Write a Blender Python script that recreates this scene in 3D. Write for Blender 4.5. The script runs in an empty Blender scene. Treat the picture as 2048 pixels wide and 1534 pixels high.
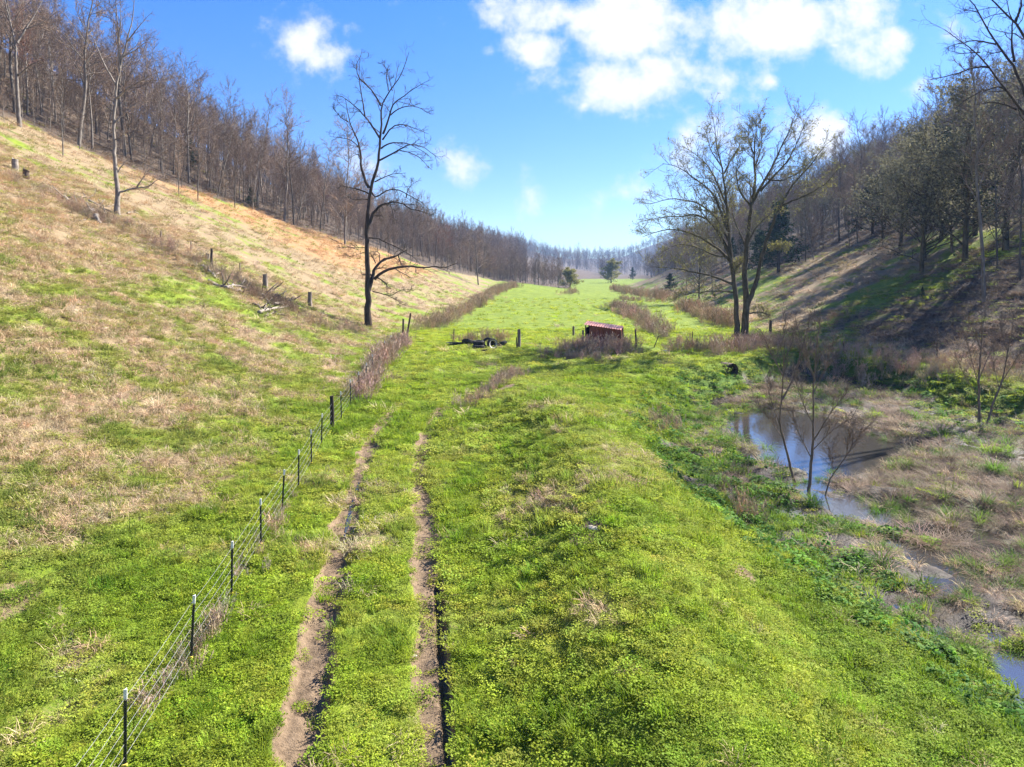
import bpy, math
import numpy as np
rng = np.random.default_rng(11)
C = bpy.context.scene.collection
FPX, CX, H0, ZC = 1422.0, 1024.0, 545.0, 10.0
R = math.radians

# ------------------------------------------------------------------ noise and small maths
def _h(i, j, s):
    n = (i * 374761393 + j * 668265263 + s * 974634777) & 0xFFFFFFFF
    n = ((n ^ (n >> 13)) * 1274126177) & 0xFFFFFFFF
    n = n ^ (n >> 16)
    return (n & 0xFFFFFF) / float(0xFFFFFF)
def vnoise(x, y, s=0):
    x = np.asarray(x, float); y = np.asarray(y, float)
    xi = np.floor(x).astype(np.int64); yi = np.floor(y).astype(np.int64)
    fx = x - xi; fy = y - yi
    fx = fx * fx * (3 - 2 * fx); fy = fy * fy * (3 - 2 * fy)
    a = _h(xi, yi, s); b = _h(xi + 1, yi, s); c = _h(xi, yi + 1, s); d = _h(xi + 1, yi + 1, s)
    return (a * (1 - fx) + b * fx) * (1 - fy) + (c * (1 - fx) + d * fx) * fy
def fbm(x, y, s=0, o=4):
    v = 0; a = .5; t = 0
    for k in range(o):
        ca, sa = math.cos(.6 * k), math.sin(.6 * k)
        v = v + a * vnoise(x * ca - y * sa, x * sa + y * ca, s + 17 * k); t += a; a *= .5
        x = x * 2.03; y = y * 2.03
    return v / t
def sst(a, b, x):
    t = np.clip((np.asarray(x, float) - a) / (b - a), 0, 1)
    return t * t * (3 - 2 * t)
def curve(kn, blur=9):
    """a smoothed table through knots (y, value)"""
    k = np.array(kn, float); g = np.arange(-80, 2601, 1.0)
    v = np.interp(g, k[:, 0], k[:, 1])
    for _ in range(2):
        p = np.pad(v, blur, mode='edge'); v = np.convolve(p, np.ones(2 * blur + 1) / (2 * blur + 1), 'valid')
    return lambda y: np.interp(y, g, v)

# ------------------------------------------------------------------ terrain
z0 = curve([(-80, .6), (0, .9), (12, 1.35), (33, 2.5), (62, 3.45), (130, 4.3), (230, 5.4), (350, 6.2), (600, 7.2), (2600, 9)], 6)
xl = curve([(-80, -6), (12, -7.6), (33, -9), (62, -10.3), (100, -10), (150, -6), (230, -3), (290, -4), (350, 6), (420, 26), (520, 60), (800, 110), (2600, 150)], 12)
xr = curve([(-80, 20), (12, 24), (30, 30), (45, 33), (55, 31), (65, 27), (100, 27), (190, 32), (300, 47), (420, 75), (600, 120), (1000, 210), (2600, 300)], 6)
xc = curve([(-80, 3), (14, 3), (25, 3.1), (33, 2.8), (40, 1.6), (47, -.5), (60, -3)], 3)
hb = curve([(-80, 1.4), (10, 1.5), (33, 1.3), (41, .75), (47, .15), (52, 0), (60, 0)], 2)
xb = curve([(-80, 11), (8, 10.2), (12, 9.4), (15, 8.7), (22, 6.7), (30, 5.8), (38, 6.3), (44, 8), (50, 12), (55, 17), (62, 27)], 1)
xw = curve([(-80, 20), (12, 21), (22, 26), (30, 29), (40, 31), (48, 31), (55, 30), (60, 24)], 1)
WL = 1.10
def pline_d(x, y, P):
    """distance to a polyline and the signed side (+ right)"""
    best = np.full(np.shape(x), 1e9); sg = np.zeros(np.shape(x))
    for (ax, ay), (bx, by) in zip(P[:-1], P[1:]):
        dx, dy = bx - ax, by - ay; L2 = dx * dx + dy * dy + 1e-9
        t = np.clip(((x - ax) * dx + (y - ay) * dy) / L2, 0, 1)
        qx, qy = x - ax - t * dx, y - ay - t * dy
        d = np.hypot(qx, qy); m = d < best
        best = np.where(m, d, best); sg = np.where(m, np.sign(qx * dy - qy * dx), sg)
    return best, sg
def basin_d(x, y):
    wob = (fbm(x / 3.1, y / 3.1, 71, 3) - .5) * 2.2
    return np.minimum(np.minimum(x - xb(y), xw(y) - x), (60 - y)) + wob
def softmin(a, b, k):
    h = np.clip(.5 + .5 * (b - a) / k, 0, 1)
    return b * (1 - h) + a * h - k * h * (1 - h)
def hbase(x, y):
    x = np.asarray(x, float); y = np.asarray(y, float)
    u = np.maximum(0, xl(y) - x); w = np.maximum(0, x - xr(y))
    far = sst(60, 260, y)
    hl = .50 * (np.sqrt(u * u + 36) - 6) + .17 * np.log1p(np.exp(np.clip((u - 56) / 6, -30, 30))) * 6
    hl = softmin(hl, 62 + 14 * fbm(x / 140, y / 140, 5, 2) + 0 * u, 30)
    hl = hl * (1 - .24 * sst(130, 260, y) - .36 * sst(250, 430, y))
    hr = .43 * (np.sqrt(w * w + 25) - 5)
    hr = softmin(hr, 50 + 26 * fbm(x / 150, y / 150, 9, 2), 28)
    z = z0(y) + hl + hr
    big = fbm(x / 26, y / 26, 3, 3) - .5
    z = z + big * (1.6 * sst(2, 25, u) + 1.8 * sst(2, 20, w)) 
    z = z + 30 * sst(900, 1500, y) * (1 - .45 * sst(1700, 2500, y)) * (.75 + .5 * fbm(x / 300, y / 300, 21, 2))
    z = z + hb(y) * np.exp(-((x - xc(y)) / 2.55) ** 2)
    z = z - .115 * np.clip(x - 8, -22, 14) * sst(130, 235, y) * (1 - sst(420, 600, y))
    bd = basin_d(x, y)
    m = sst(-.8, 3.2, bd)
    pond = np.exp(-(((x - 15.8 - .10 * (y - 38)) / 3.9) ** 2 + ((y - 38.8) / 7.6) ** 2) ** 1.8)
    zb = 1.23 + ((fbm(x / 2.6, y / 2.6, 33, 3) - .5) * .60 + (fbm(x / .8, y / .8, 35, 2) - .5) * .26) * (1 - .55 * pond)
    zb = zb - .46 * pond
    pud = np.exp(-((x - 11.3) / 1.35) ** 2 - ((y - 15.2) / 1.9) ** 2)
    wet = np.exp(-((x - 15.2) / 2.8) ** 2 - ((y - 24) / 2.6) ** 2)
    chan = np.exp(-((y - (38 - .75 * (x - 18))) / 1.0) ** 2) * sst(17, 20, x)
    zb = zb - .3 * pud - .02 * wet - .16 * chan
    z = z * (1 - m) + zb * m
    z = z - .30 * np.exp(-((x - 11.0) / 1.6) ** 2 - ((y - 15.2) / 2.2) ** 2) * (1 - m)
    # gully crossing the lawn, and the little stream beyond it
    gd, _ = pline_d(x, y, [(-1, 56.5), (4, 57.5), (9, 59.5), (14, 62)])
    z = z - .55 * np.exp(-(gd / 1.1) ** 2)
    sd, _ = pline_d(x, y, [(14, 62), (14.2, 68), (16.5, 78), (17.5, 92), (16, 108), (14, 125)])
    z = z - .5 * np.exp(-(sd / .8) ** 2)
    return z
def cast(px, py, f=hbase):
    yy = np.geomspace(7, 2400, 5000)
    zz = ZC - (py - H0) / FPX * yy; xx = (px - CX) / FPX * yy
    d = zz - f(xx, yy); i = np.where(d < 0)[0]
    if len(i) == 0: return None
    i = max(1, i[0]); t = d[i - 1] / (d[i - 1] - d[i])
    y = yy[i - 1] + t * (yy[i] - yy[i - 1])
    return ((px - CX) / FPX * y, y)
def casts(pts): return [cast(*p) for p in pts]
RUT_A = casts([(585, 1560), (640, 1250), (688, 1050), (714, 960), (745, 880), (790, 815), (850, 772)])
RUT_B = casts([(862, 1560), (855, 1250), (847, 1050), (838, 960), (845, 890), (872, 830), (930, 775)])
SLIT = casts([(902, 1560), (893, 1400), (884, 1270), (875, 1150)])
RUT_A = [(RUT_A[0][0] + .3, 5)] + RUT_A; RUT_B = [(RUT_B[0][0] + .1, 5)] + RUT_B
def hgt(x, y):
    z = hbase(x, y)
    x = np.asarray(x, float); y = np.asarray(y, float)
    near = 1 - sst(60, 140, y)
    cl = fbm(x / 1.1, y / 1.1, 41, 4) - .5
    z = z + near * (.23 * cl + .11 * (fbm(x / .35, y / .35, 43, 2) - .5))
    z = z + (1 - near) * .5 * (fbm(x / 3.5, y / 3.5, 47, 3) - .5)
    a, sa = pline_d(x, y, RUT_A); b, sb = pline_d(x, y, RUT_B); s, _ = pline_d(x, y, SLIT)
    fade = 1 - sst(36, 46, y)
    z = z - fade * (.16 - .05 * sst(18, 34, y)) * (1 - sst(.24, .46, a + .12 * (cl))) \
          + fade * .08 * np.exp(-((a - .72) / .25) ** 2) * (sa > 0)
    z = z - fade * .13 * (1 - sst(.18, .46, b)) - fade * .30 * (1 - sst(.03, .15, s + .1 * cl)) * (y < 19)
    tread = np.sin(y * 2 * np.pi / .32 + 6 * np.abs(a)) * (a < .28) * (y < 26)
    return z + .018 * tread * fade
def H1(x, y): return float(hgt(np.array([x]), np.array([y]))[0])

# ---- what grows where (0..1 fields, shared by the ground and the tufts)
edge_L = np.array(sorted([(p[1], p[0]) for p in casts([(0, 235), (60, 250), (130, 285), (230, 325), (330, 365), (420, 395), (500, 418), (600, 455), (690, 482), (800, 515), (900, 545), (1000, 563)]) if p]))
def wood_L(x, y):
    e = np.interp(y, edge_L[:, 0], edge_L[:, 1])
    e = np.where(y > edge_L[-1, 0], np.minimum(xl(y) + 6, edge_L[-1, 1] + (y - edge_L[-1, 0]) * .22), e)
    return e - x
edge_R = np.array(sorted([(p[1], p[0]) for p in casts([(2300, 430), (2048, 425), (1900, 460), (1800, 470), (1720, 478), (1620, 512), (1540, 535), (1420, 552), (1330, 545), (1280, 540)]) if p]))
def wood_R(x, y):
    e = np.interp(y, edge_R[:, 0], edge_R[:, 1])
    e = np.where(y > edge_R[-1, 0], xr(y) + 12, e)
    return x - e
def fields(x, y):
    u = xl(y) - x; w = x - xr(y); bd = basin_d(x, y)
    n1 = fbm(x / 8, y / 8, 51, 3) - .5; n2 = fbm(x / 1.9, y / 1.9, 52, 4) - .5; n0 = fbm(x / 24, y / 24, 50, 2) - .5
    tl = .38 + .23 * sst(1.5, 10, u) * (.95 + .05 * sst(12, 28, y)) + .20 * sst(14, 24, u) * (1 - sst(60, 120, y)) + .10 * sst(40, 62, y) * (1 - sst(26, 40, u))
    left = np.clip(tl + n1 * .55 + n2 * 1.3 + n0 * .3, 0, 1)
    flo = np.clip(.16 + n1 * .6 + n2 * 1.0 + .16 * np.exp(-((x - xc(y)) / 3) ** 2) * sst(18, 30, y), 0, 1) * (1 - .45 * sst(50, 70, y))
    right = np.clip(.60 + n1 * 1.5 + n2 * 1.5, 0, 1)
    tan = left * sst(-.6, 1.6, u) + (1 - sst(-.6, 1.6, u)) * flo
    tan = tan * (1 - sst(-2, 3, w)) + right * sst(-2, 3, w)
    wl = wood_L(x, y); wr = wood_R(x, y)
    sed = sst(-38, -16, wl + 12 * n1) * sst(85, 125, y) * (1 - sst(230, 290, y)) * sst(8, 18, u) * np.clip(.85 + 1.6 * n2 + n1, 0, 1)
    sed = np.maximum(sed, .55 * np.exp(-((u - 34) / 9) ** 2) * (1 - sst(60, 90, y)) * np.clip(.5 + 2 * n2 + n1, 0, 1))
    leaf = np.maximum(sst(-3, 4, wl), sst(-8, 3, wr + n1 * 10) )
    leaf = np.maximum(leaf, sst(0, 8, w) * (1 - sst(60, 84, y + .35 * (30 - x))) * np.clip(.95 + 1.3 * n1 + n2, 0, 1))
    leaf = np.maximum(leaf, sst(252, 262, y + 12 * n1) * (x < 20 + (y - 255) * .10)); leaf = np.maximum(leaf, sst(470, 500, y))
    mud = sst(.6, 3.0, bd + n2 * 4) * np.clip(.84 + n2 * 2.2 + n1, 0, 1)
    gd, _ = pline_d(x, y, [(.5, 55.6), (4, 56.6), (7, 57.6)])
    mud = np.maximum(mud, (1 - sst(.35, 1.0, gd + n2)) )
    a, _ = pline_d(x, y, RUT_A); b, _ = pline_d(x, y, RUT_B); s, _ = pline_d(x, y, SLIT)
    fade = 1 - sst(33, 47, y)
    dirt = np.maximum(1 - sst(.26, .54, a + n2 * .6), (1 - sst(.16, .50, b + n2 * .8)) * .95) * fade
    dirt = np.maximum(dirt, (1 - sst(.08, .2, s)) * (y < 19))
    # bare scars: a gravel patch low on the left, a few on the berm and by the gate
    for (cx, cy, rr, k) in SCARS:
        dirt = np.maximum(dirt, k * (1 - sst(rr * .4, rr, np.hypot(x - cx, (y - cy) * .6) + n2 * rr * 2.2)))
    rank = sst(-.8, 1.2, bd) * (1 - sst(4.0, 7.0, bd + n2 * 7)) * (1 - .8 * mud)     # dark lush plants round the wet ground
    return dict(tan=tan, sed=sed, leaf=leaf, mud=mud, dirt=dirt, rank=rank, bd=bd, u=u, w=w, n1=n1, n2=n2)
SCARS = []
for px, py, rr, k in [(15, 1195, .6, .6), (1180, 1060, .45, .9), (1480, 1140, .4, .8), (1000, 775, .9, .7), (1065, 690, 1.0, .6), (960, 730, 1.2, .5), (560, 1075, .4, .5), (400, 985, .5, .5)]:
    p = cast(px, py); SCARS.append((p[0], p[1], rr, k))

# ------------------------------------------------------------------ mesh helpers
def mesh(name, V, F, mat=None, mids=None, smooth=True):
    V = np.asarray(V, np.float32)
    F = [np.asarray(f, np.int32) for f in F if len(f)]
    me = bpy.data.meshes.new(name)
    me.vertices.add(len(V)); me.vertices.foreach_set('co', V.ravel())
    nl = sum(f.size for f in F); npz = sum(len(f) for f in F)
    me.loops.add(nl); me.loops.foreach_set('vertex_index', np.concatenate([f.ravel() for f in F]))
    me.polygons.add(npz)
    tot = np.concatenate([np.full(len(f), f.shape[1], np.int32) for f in F])
    st = np.concatenate([[0], np.cumsum(tot)[:-1]]).astype(np.int32)
    me.polygons.foreach_set('loop_start', st)
    if mids is not None: me.polygons.foreach_set('material_index', np.concatenate(mids).astype(np.int32))
    me.polygons.foreach_set('use_smooth', np.full(npz, bool(smooth)))
    for m in (mat if isinstance(mat, (list, tuple)) else [mat]):
        if m: me.materials.append(m)
    me.update(calc_edges=True); me.validate()
    return me
def link(name, me, parent=None, loc=None):
    o = bpy.data.objects.new(name, me); C.objects.link(o)
    if parent: o.parent = parent
    if loc is not None: o.location = loc
    return o
def tag(o, label=None, cat=None, group=None, kind=None):
    for k, v in (('label', label), ('category', cat), ('group', group), ('kind', kind)):
        if v: o[k] = v
    return o
def tubes(P, Rr, sides):
    """P (B,n,3), R (B,n) -> verts, quads"""
    B, n, _ = P.shape
    T = np.gradient(P, axis=1); T /= np.linalg.norm(T, axis=2, keepdims=True) + 1e-9
    m = P[:, -1] - P[:, 0]
    ref = np.where(np.abs(m[:, 2:3]) > .8 * np.linalg.norm(m, axis=1, keepdims=True), np.array([[1., 0, 0]]), np.array([[0, 0, 1.]]))[:, None, :]
    A = np.cross(T, np.broadcast_to(ref, T.shape)); A /= np.linalg.norm(A, axis=2, keepdims=True) + 1e-9
    Bv = np.cross(T, A)
    th = np.arange(sides) * 2 * np.pi / sides
    V = P[:, :, None, :] + Rr[:, :, None, None] * (np.cos(th)[None, None, :, None] * A[:, :, None, :] + np.sin(th)[None, None, :, None] * Bv[:, :, None, :])
    base = (np.arange(B) * n * sides)[:, None, None]
    ii = (np.arange(n - 1) * sides)[None, :, None]; s = np.arange(sides)[None, None, :]; s2 = (s + 1) % sides
    Q = np.stack([base + ii + s, base + ii + s2, base + ii + sides + s2, base + ii + sides + s], -1).reshape(-1, 4)
    return V.reshape(-1, 3), Q
class MB:
    """collects shapes into one mesh"""
    def __init__(s): s.V = []; s.Q = []; s.T = []; s.n = 0; s.mq = []; s.mt = []
    def add(s, V, Q=(), T=(), m=0):
        V = np.asarray(V, float).reshape(-1, 3)
        if len(Q): s.Q.append(np.asarray(Q, int).reshape(-1, 4) + s.n); s.mq.append(np.full(len(s.Q[-1]), m))
        if len(T): s.T.append(np.asarray(T, int).reshape(-1, 3) + s.n); s.mt.append(np.full(len(s.T[-1]), m))
        s.V.append(V); s.n += len(V); return s
    def tube(s, pts, r, sides=8, cap=True, m=0):
        P = np.asarray(pts, float)[None]; r = np.broadcast_to(np.asarray(r, float), (len(pts),))[None]
        V, Q = tubes(P, r, sides); T = []
        if cap:
            n = len(V); V = np.vstack([V, P[0, 0], P[0, -1]]); k = np.arange(sides); k2 = (k + 1) % sides
            T = np.vstack([np.stack([k2, k, np.full(sides, n)], 1), np.stack([n - sides + k, n - sides + k2, np.full(sides, n + 1)], 1)])
        return s.add(V, Q, T, m)
    def box(s, c, d, rot=0, m=0, tilt=0):
        v = np.array([[x, y, z] for z in (-.5, .5) for y in (-.5, .5) for x in (-.5, .5)]) * np.array(d)
        if tilt: ct, stt = math.cos(tilt), math.sin(tilt); v = v @ np.array([[ct, 0, -stt], [0, 1, 0], [stt, 0, ct]])
        cr, sr = math.cos(rot), math.sin(rot); v = v @ np.array([[cr, sr, 0], [-sr, cr, 0], [0, 0, 1]]) + np.array(c)
        return s.add(v, [[0, 2, 3, 1], [4, 5, 7, 6], [0, 1, 5, 4], [2, 6, 7, 3], [0, 4, 6, 2], [1, 3, 7, 5]], m=m)
    def lathe(s, prof, seg=24, M=None, m=0, closed=False):
        prof = np.asarray(prof, float); th = np.arange(seg) * 2 * np.pi / seg
        V = np.stack([prof[:, None, 0] * np.cos(th), prof[:, None, 0] * np.sin(th), np.broadcast_to(prof[:, None, 1], (len(prof), seg))], -1).reshape(-1, 3)
        if M is not None: V = V @ np.asarray(M)[:3, :3].T + np.asarray(M)[:3, 3]
        Q = []; n = len(prof)
        for i in range(n if closed else n - 1):
            j = (i + 1) % n
            for k in range(seg): k2 = (k + 1) % seg; Q.append([i * seg + k, i * seg + k2, j * seg + k2, j * seg + k])
        return s.add(V, Q, m=m)
    def mesh(s, name, mat, smooth=True):
        F = []; mm = []
        if s.Q: F.append(np.vstack(s.Q)); mm.append(np.concatenate(s.mq))
        if s.T: F.append(np.vstack(s.T)); mm.append(np.concatenate(s.mt))
        return mesh(name, np.vstack(s.V), F, mat, mm, smooth)
def auto(me, deg=40):
    """flat shading across sharp edges"""
    try: me.set_sharp_from_angle(angle=R(deg))
    except Exception: pass
    return me

# ------------------------------------------------------------------ materials
class NT:
    def __init__(s, name):
        s.m = bpy.data.materials.new(name); s.m.use_nodes = True; s.t = s.m.node_tree; s.t.nodes.clear()
        s.out = s.n('ShaderNodeOutputMaterial')
    def n(s, typ, **kw):
        nd = s.t.nodes.new(typ)
        for k, v in kw.items():
            if isinstance(k, str) and hasattr(nd, k): setattr(nd, k, v)
        return nd
    def l(s, a, b): s.t.links.new(a, b)
    def val(s, sock, v):
        if hasattr(v, 'is_output') or isinstance(v, bpy.types.NodeSocket): s.l(v, sock)
        else: sock.default_value = v
    def noise(s, scale, detail=4, rough=.6, vec=None, dist=0):
        nd = s.n('ShaderNodeTexNoise'); nd.inputs['Scale'].default_value = scale; nd.inputs['Detail'].default_value = detail
        nd.inputs['Roughness'].default_value = rough; nd.inputs['Distortion'].default_value = dist
        if vec is not None: s.l(vec, nd.inputs['Vector'])
        return nd.outputs['Fac']
    def pos(s): return s.n('ShaderNodeNewGeometry').outputs['Position']
    def obj(s): return s.n('ShaderNodeTexCoord').outputs['Object']
    def scale(s, vec, k):
        nd = s.n('ShaderNodeVectorMath', operation='MULTIPLY'); s.l(vec, nd.inputs[0]); nd.inputs[1].default_value = k; return nd.outputs[0]
    def math(s, op, a, b=0., clamp=False):
        nd = s.n('ShaderNodeMath', operation=op); nd.use_clamp = clamp; s.val(nd.inputs[0], a); s.val(nd.inputs[1], b); return nd.outputs[0]
    def rng(s, v, a, b, c=0., d=1.):
        nd = s.n('ShaderNodeMapRange'); nd.interpolation_type = 'SMOOTHSTEP'; s.l(v, nd.inputs[0])
        for i, k in zip((1, 2, 3, 4), (a, b, c, d)): nd.inputs[i].default_value = k
        return nd.outputs[0]
    def mix(s, f, a, b, mode='MIX'):
        nd = s.n('ShaderNodeMix', data_type='RGBA', blend_type=mode); s.val(nd.inputs[0], f)
        for sock, v in ((nd.inputs[6], a), (nd.inputs[7], b)):
            if isinstance(v, (tuple, list)): sock.default_value = tuple(v) + ((1,) if len(v) == 3 else ())
            else: s.l(v, sock)
        return nd.outputs[2]
    def bump(s, h, strength, dist):
        nd = s.n('ShaderNodeBump'); nd.inputs['Strength'].default_value = strength; nd.inputs['Distance'].default_value = dist; s.l(h, nd.inputs['Height']); return nd.outputs[0]
    def pbsdf(s, col, rough=.9, spec=.2, metal=0., normal=None, trans=0.):
        b = s.n('ShaderNodeBsdfPrincipled')
        if isinstance(col, (tuple, list)): b.inputs['Base Color'].default_value = tuple(col) + (1,)
        else: s.l(col, b.inputs['Base Color'])
        s.val(b.inputs['Roughness'], rough); b.inputs['Specular IOR Level'].default_value = spec; b.inputs['Metallic'].default_value = metal
        if normal is not None: s.l(normal, b.inputs['Normal'])
        if trans > 0:
            t = s.n('ShaderNodeBsdfTranslucent')
            if isinstance(col, (tuple, list)): t.inputs['Color'].default_value = tuple(col) + (1,)
            else: s.l(col, t.inputs['Color'])
            mx = s.n('ShaderNodeMixShader'); mx.inputs[0].default_value = trans; s.l(b.outputs[0], mx.inputs[1]); s.l(t.outputs[0], mx.inputs[2]); s.l(mx.outputs[0], s.out.inputs[0])
        else: s.l(b.outputs[0], s.out.inputs[0])
        return s.m

def simple(name, c1, c2, scale=4, rough=.85, spec=.2, metal=0., bump=.3, bd=.02, stretch=(1, 1, 1), rand=.0):
    t = NT(name); v = t.scale(t.obj(), stretch); f = t.noise(scale, 5, .65, v)
    col = t.mix(t.rng(f, .3, .7), c1, c2)
    if rand:
        oi = t.n('ShaderNodeObjectInfo').outputs['Random']
        hs = t.n('ShaderNodeHueSaturation'); t.l(col, hs.inputs['Color']); t.l(t.rng(oi, 0, 1, 1 - rand, 1 + rand), hs.inputs['Value']); col = hs.outputs[0]
    return t.pbsdf(col, rough, spec, metal, t.bump(f, bump, bd))

G_HI, G_MD, G_LO = (.40, .465, .032), (.315, .395, .026), (.205, .295, .020)
T_HI, T_LO = (.56, .44, .25), (.38, .285, .165)
def ground_material():
    t = NT('ground_cover'); P = t.pos()
    a = t.n('ShaderNodeAttribute', attribute_name='coverA'); b = t.n('ShaderNodeAttribute', attribute_name='coverB')
    sa = t.n('ShaderNodeSeparateColor'); t.l(a.outputs['Color'], sa.inputs[0]); sb = t.n('ShaderNodeSeparateColor'); t.l(b.outputs['Color'], sb.inputs[0])
    tan, dirt, mud = sa.outputs; sed, leaf, rank = sb.outputs
    n1 = t.noise(.9, 6, .62, P); n2 = t.noise(5, 6, .7, P); n3 = t.noise(26, 4, .7, P)
    st = t.noise(2.2, 5, .65, t.scale(P, (1.6, .5, 1)))
    g = t.mix(t.rng(n2, .35, .65), G_LO, G_MD); g = t.mix(t.rng(n1, .42, .66), g, G_HI)
    g = t.mix(t.rng(n3, .35, .7, 0, .4), g, (.07, .13, .012))
    tn = t.mix(t.rng(n3, .3, .7), T_LO, T_HI); tn = t.mix(t.rng(n1, .4, .7, 0, .6), tn, (.36, .26, .17))
    th = t.math('ADD', tan, t.math('MULTIPLY', t.math('SUBTRACT', n2, .5), .9)); th = t.math('ADD', th, t.math('MULTIPLY', t.math('SUBTRACT', n3, .5), .5))
    g = t.mix(1., g, (.54, .57, .54), 'MULTIPLY'); tn = t.mix(1., tn, (.52, .50, .48), 'MULTIPLY')  # green and straw ground dimmed to imitate the tufts' self-shadow
    col = t.mix(t.rng(th, .30, .66), g, tn)
    sc = t.mix(t.rng(n2, .3, .7), (.34, .20, .085), (.24, .148, .07))
    col = t.mix(t.rng(t.math('ADD', sed, t.math('MULTIPLY', t.math('SUBTRACT', n2, .5), .8)), .35, .75), col, sc)
    lc = t.mix(t.rng(n2, .3, .7), (.055, .038, .027), (.115, .083, .056)); lc = t.mix(t.rng(n3, .5, .75, 0, .6), lc, (.165, .128, .09))  # litter colour darkened to carry the shade under the trees
    col = t.mix(t.rng(t.math('ADD', leaf, t.math('MULTIPLY', t.math('SUBTRACT', st, .5), 1.1)), .3, .7), col, lc)
    col = t.mix(t.math('MULTIPLY', rank, .7), col, (.035, .095, .012))
    mc = t.mix(t.rng(n2, .3, .7), (.020, .014, .010), (.055, .039, .027)); mc = t.mix(t.rng(n1, .45, .7, 0, .7), mc, (.085, .064, .045))
    col = t.mix(t.rng(mud, .25, .75), col, mc)
    dc = t.mix(t.rng(n2, .3, .7), (.125, .084, .049), (.255, .178, .108)); dc = t.mix(t.rng(n3, .55, .75, 0, .6), dc, (.28, .21, .145))
    col = t.mix(t.rng(t.math('ADD', dirt, t.math('MULTIPLY', t.math('SUBTRACT', n3, .5), .5)), .35, .65), col, dc)
    hgt_ = t.math('ADD', t.math('MULTIPLY', n2, .7), t.math('MULTIPLY', n3, .35))
    nr = t.bump(hgt_, .9, .12)
    ro = t.rng(mud, .3, .8, .95, .6)
    return t.pbsdf(col, ro, .25, 0, nr)
def blade_material(name, trans=.3, rough=.6, spec=.3):
    t = NT(name); a = t.n('ShaderNodeAttribute', attribute_name='tcol'); a.attribute_type = 'INSTANCER'
    n = t.noise(3, 3, .6, t.pos())
    hs = t.n('ShaderNodeHueSaturation'); t.l(a.outputs['Color'], hs.inputs['Color']); t.l(t.rng(n, .25, .75, .78, 1.22), hs.inputs['Value'])
    return t.pbsdf(hs.outputs[0], rough, spec, 0, None, trans)
M = {}
M['ground'] = ground_material()
M['blade'] = blade_material('leaf_blades', .45, .7, .18)
M['dryblade'] = blade_material('dry_stalks', .2, .8, .15)
M['bark_dark'] = simple('dark_furrowed_bark', (.030, .022, .018), (.085, .062, .048), 6, .95, .1, 0, .8, .06, (1, 1, .18))
M['bark_grey'] = simple('grey_bark', (.10, .083, .068), (.26, .225, .185), 4, .95, .1, 0, .6, .04, (1, 1, .3), .45)
M['bark_olive'] = simple('olive_grey_bark', (.05, .042, .027), (.14, .115, .075), 5, .95, .1, 0, .7, .05, (1, 1, .25))
M['twig'] = simple('brown_twigs', (.155, .106, .074), (.275, .198, .14), 1.5, .95, .1, 0, 0, .01, (1, 1, 1), .3)
M['twig_red'] = simple('reddish_twigs', (.16, .085, .06), (.26, .13, .09), 1.5, .95, .1, 0, 0, .01, (1, 1, 1), .2)
M['twig_dark'] = simple('dark_twigs', (.05, .04, .032), (.13, .10, .078), 1.5, .95, .1, 0, 0, .01, (1, 1, 1), .2)
M['twig_pale'] = simple('pale_sapling_bark', (.12, .085, .06), (.24, .18, .13), 3, .9, .15, 0, .3, .01)
M['twig_olive'] = simple('olive_grey_twigs', (.15, .13, .085), (.30, .26, .175), 1.5, .95, .1, 0, 0, .01)
def leaf_mat(name, c1, c2, tr=.35):
    t = NT(name); n = t.noise(1.2, 4, .7, t.obj()); return t.pbsdf(t.mix(t.rng(n, .3, .7), c1, c2), .8, .08, 0, None, tr)
M['leaf_olive'] = leaf_mat('young_olive_leaves', (.115, .108, .062), (.24, .225, .135))
M['leaf_yellow'] = leaf_mat('yellow_green_buds', (.20, .19, .05), (.34, .32, .10))
M['needle'] = leaf_mat('dark_cedar_needles', (.012, .028, .012), (.04, .07, .025), .15)
M['wood'] = simple('weathered_wood', (.10, .075, .055), (.30, .25, .20), 7, .9, .15, 0, .6, .02, (1, 1, .15))
M['wood_dark'] = simple('dark_old_wood', (.045, .032, .024), (.13, .095, .07), 7, .9, .15, 0, .6, .02, (1, 1, .15))
M['deadwood'] = simple('bleached_dead_wood', (.16, .13, .105), (.34, .295, .245), 5, .9, .15, 0, .6, .02)
M['steel'] = simple('dark_green_post_paint', (.012, .016, .014), (.03, .034, .03), 20, .6, .4, 0, .1, .003)
M['white'] = simple('white_post_tip', (.62, .62, .60), (.80, .80, .78), 20, .6, .3, 0, .1, .003)
M['wire'] = simple('galvanised_wire', (.22, .22, .22), (.36, .36, .35), 10, .5, .5, .5, .0, .003)
M['clip'] = simple('yellow_clip', (.55, .42, .06), (.70, .55, .10), 20, .5, .3, 0, .0, .003)
M['rubber'] = simple('old_tyre_rubber', (.012, .012, .012), (.04, .038, .036), 8, .8, .3, 0, .3, .01)
M['rim'] = simple('pale_wheel_rim', (.40, .39, .37), (.62, .60, .58), 8, .55, .4, .2, .2, .01)
M['red'] = simple('faded_red_paint', (.15, .044, .020), (.23, .070, .030), 3, .6, .35, 0, .2, .02)
M['redroof'] = simple('sunlit_red_roof', (.24, .062, .026), (.30, .088, .040), 3, .45, .45, 0, .2, .02)  # wall red made brighter: the sun on the roof is in the colour
M['dark_and_shade'] = simple('dark_parts_and_shade', (.02, .016, .013), (.05, .04, .033), 4, .9, .1)  # black post, stump and disc; also the shade painted into the shed opening
M['rust'] = simple('rusty_culvert_steel', (.055, .040, .030), (.16, .11, .08), 5, .8, .3, .2, .4, .02)
M['stone'] = simple('pale_limestone', (.28, .23, .175), (.48, .42, .34), 9, .9, .2, 0, .6, .02)
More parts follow.
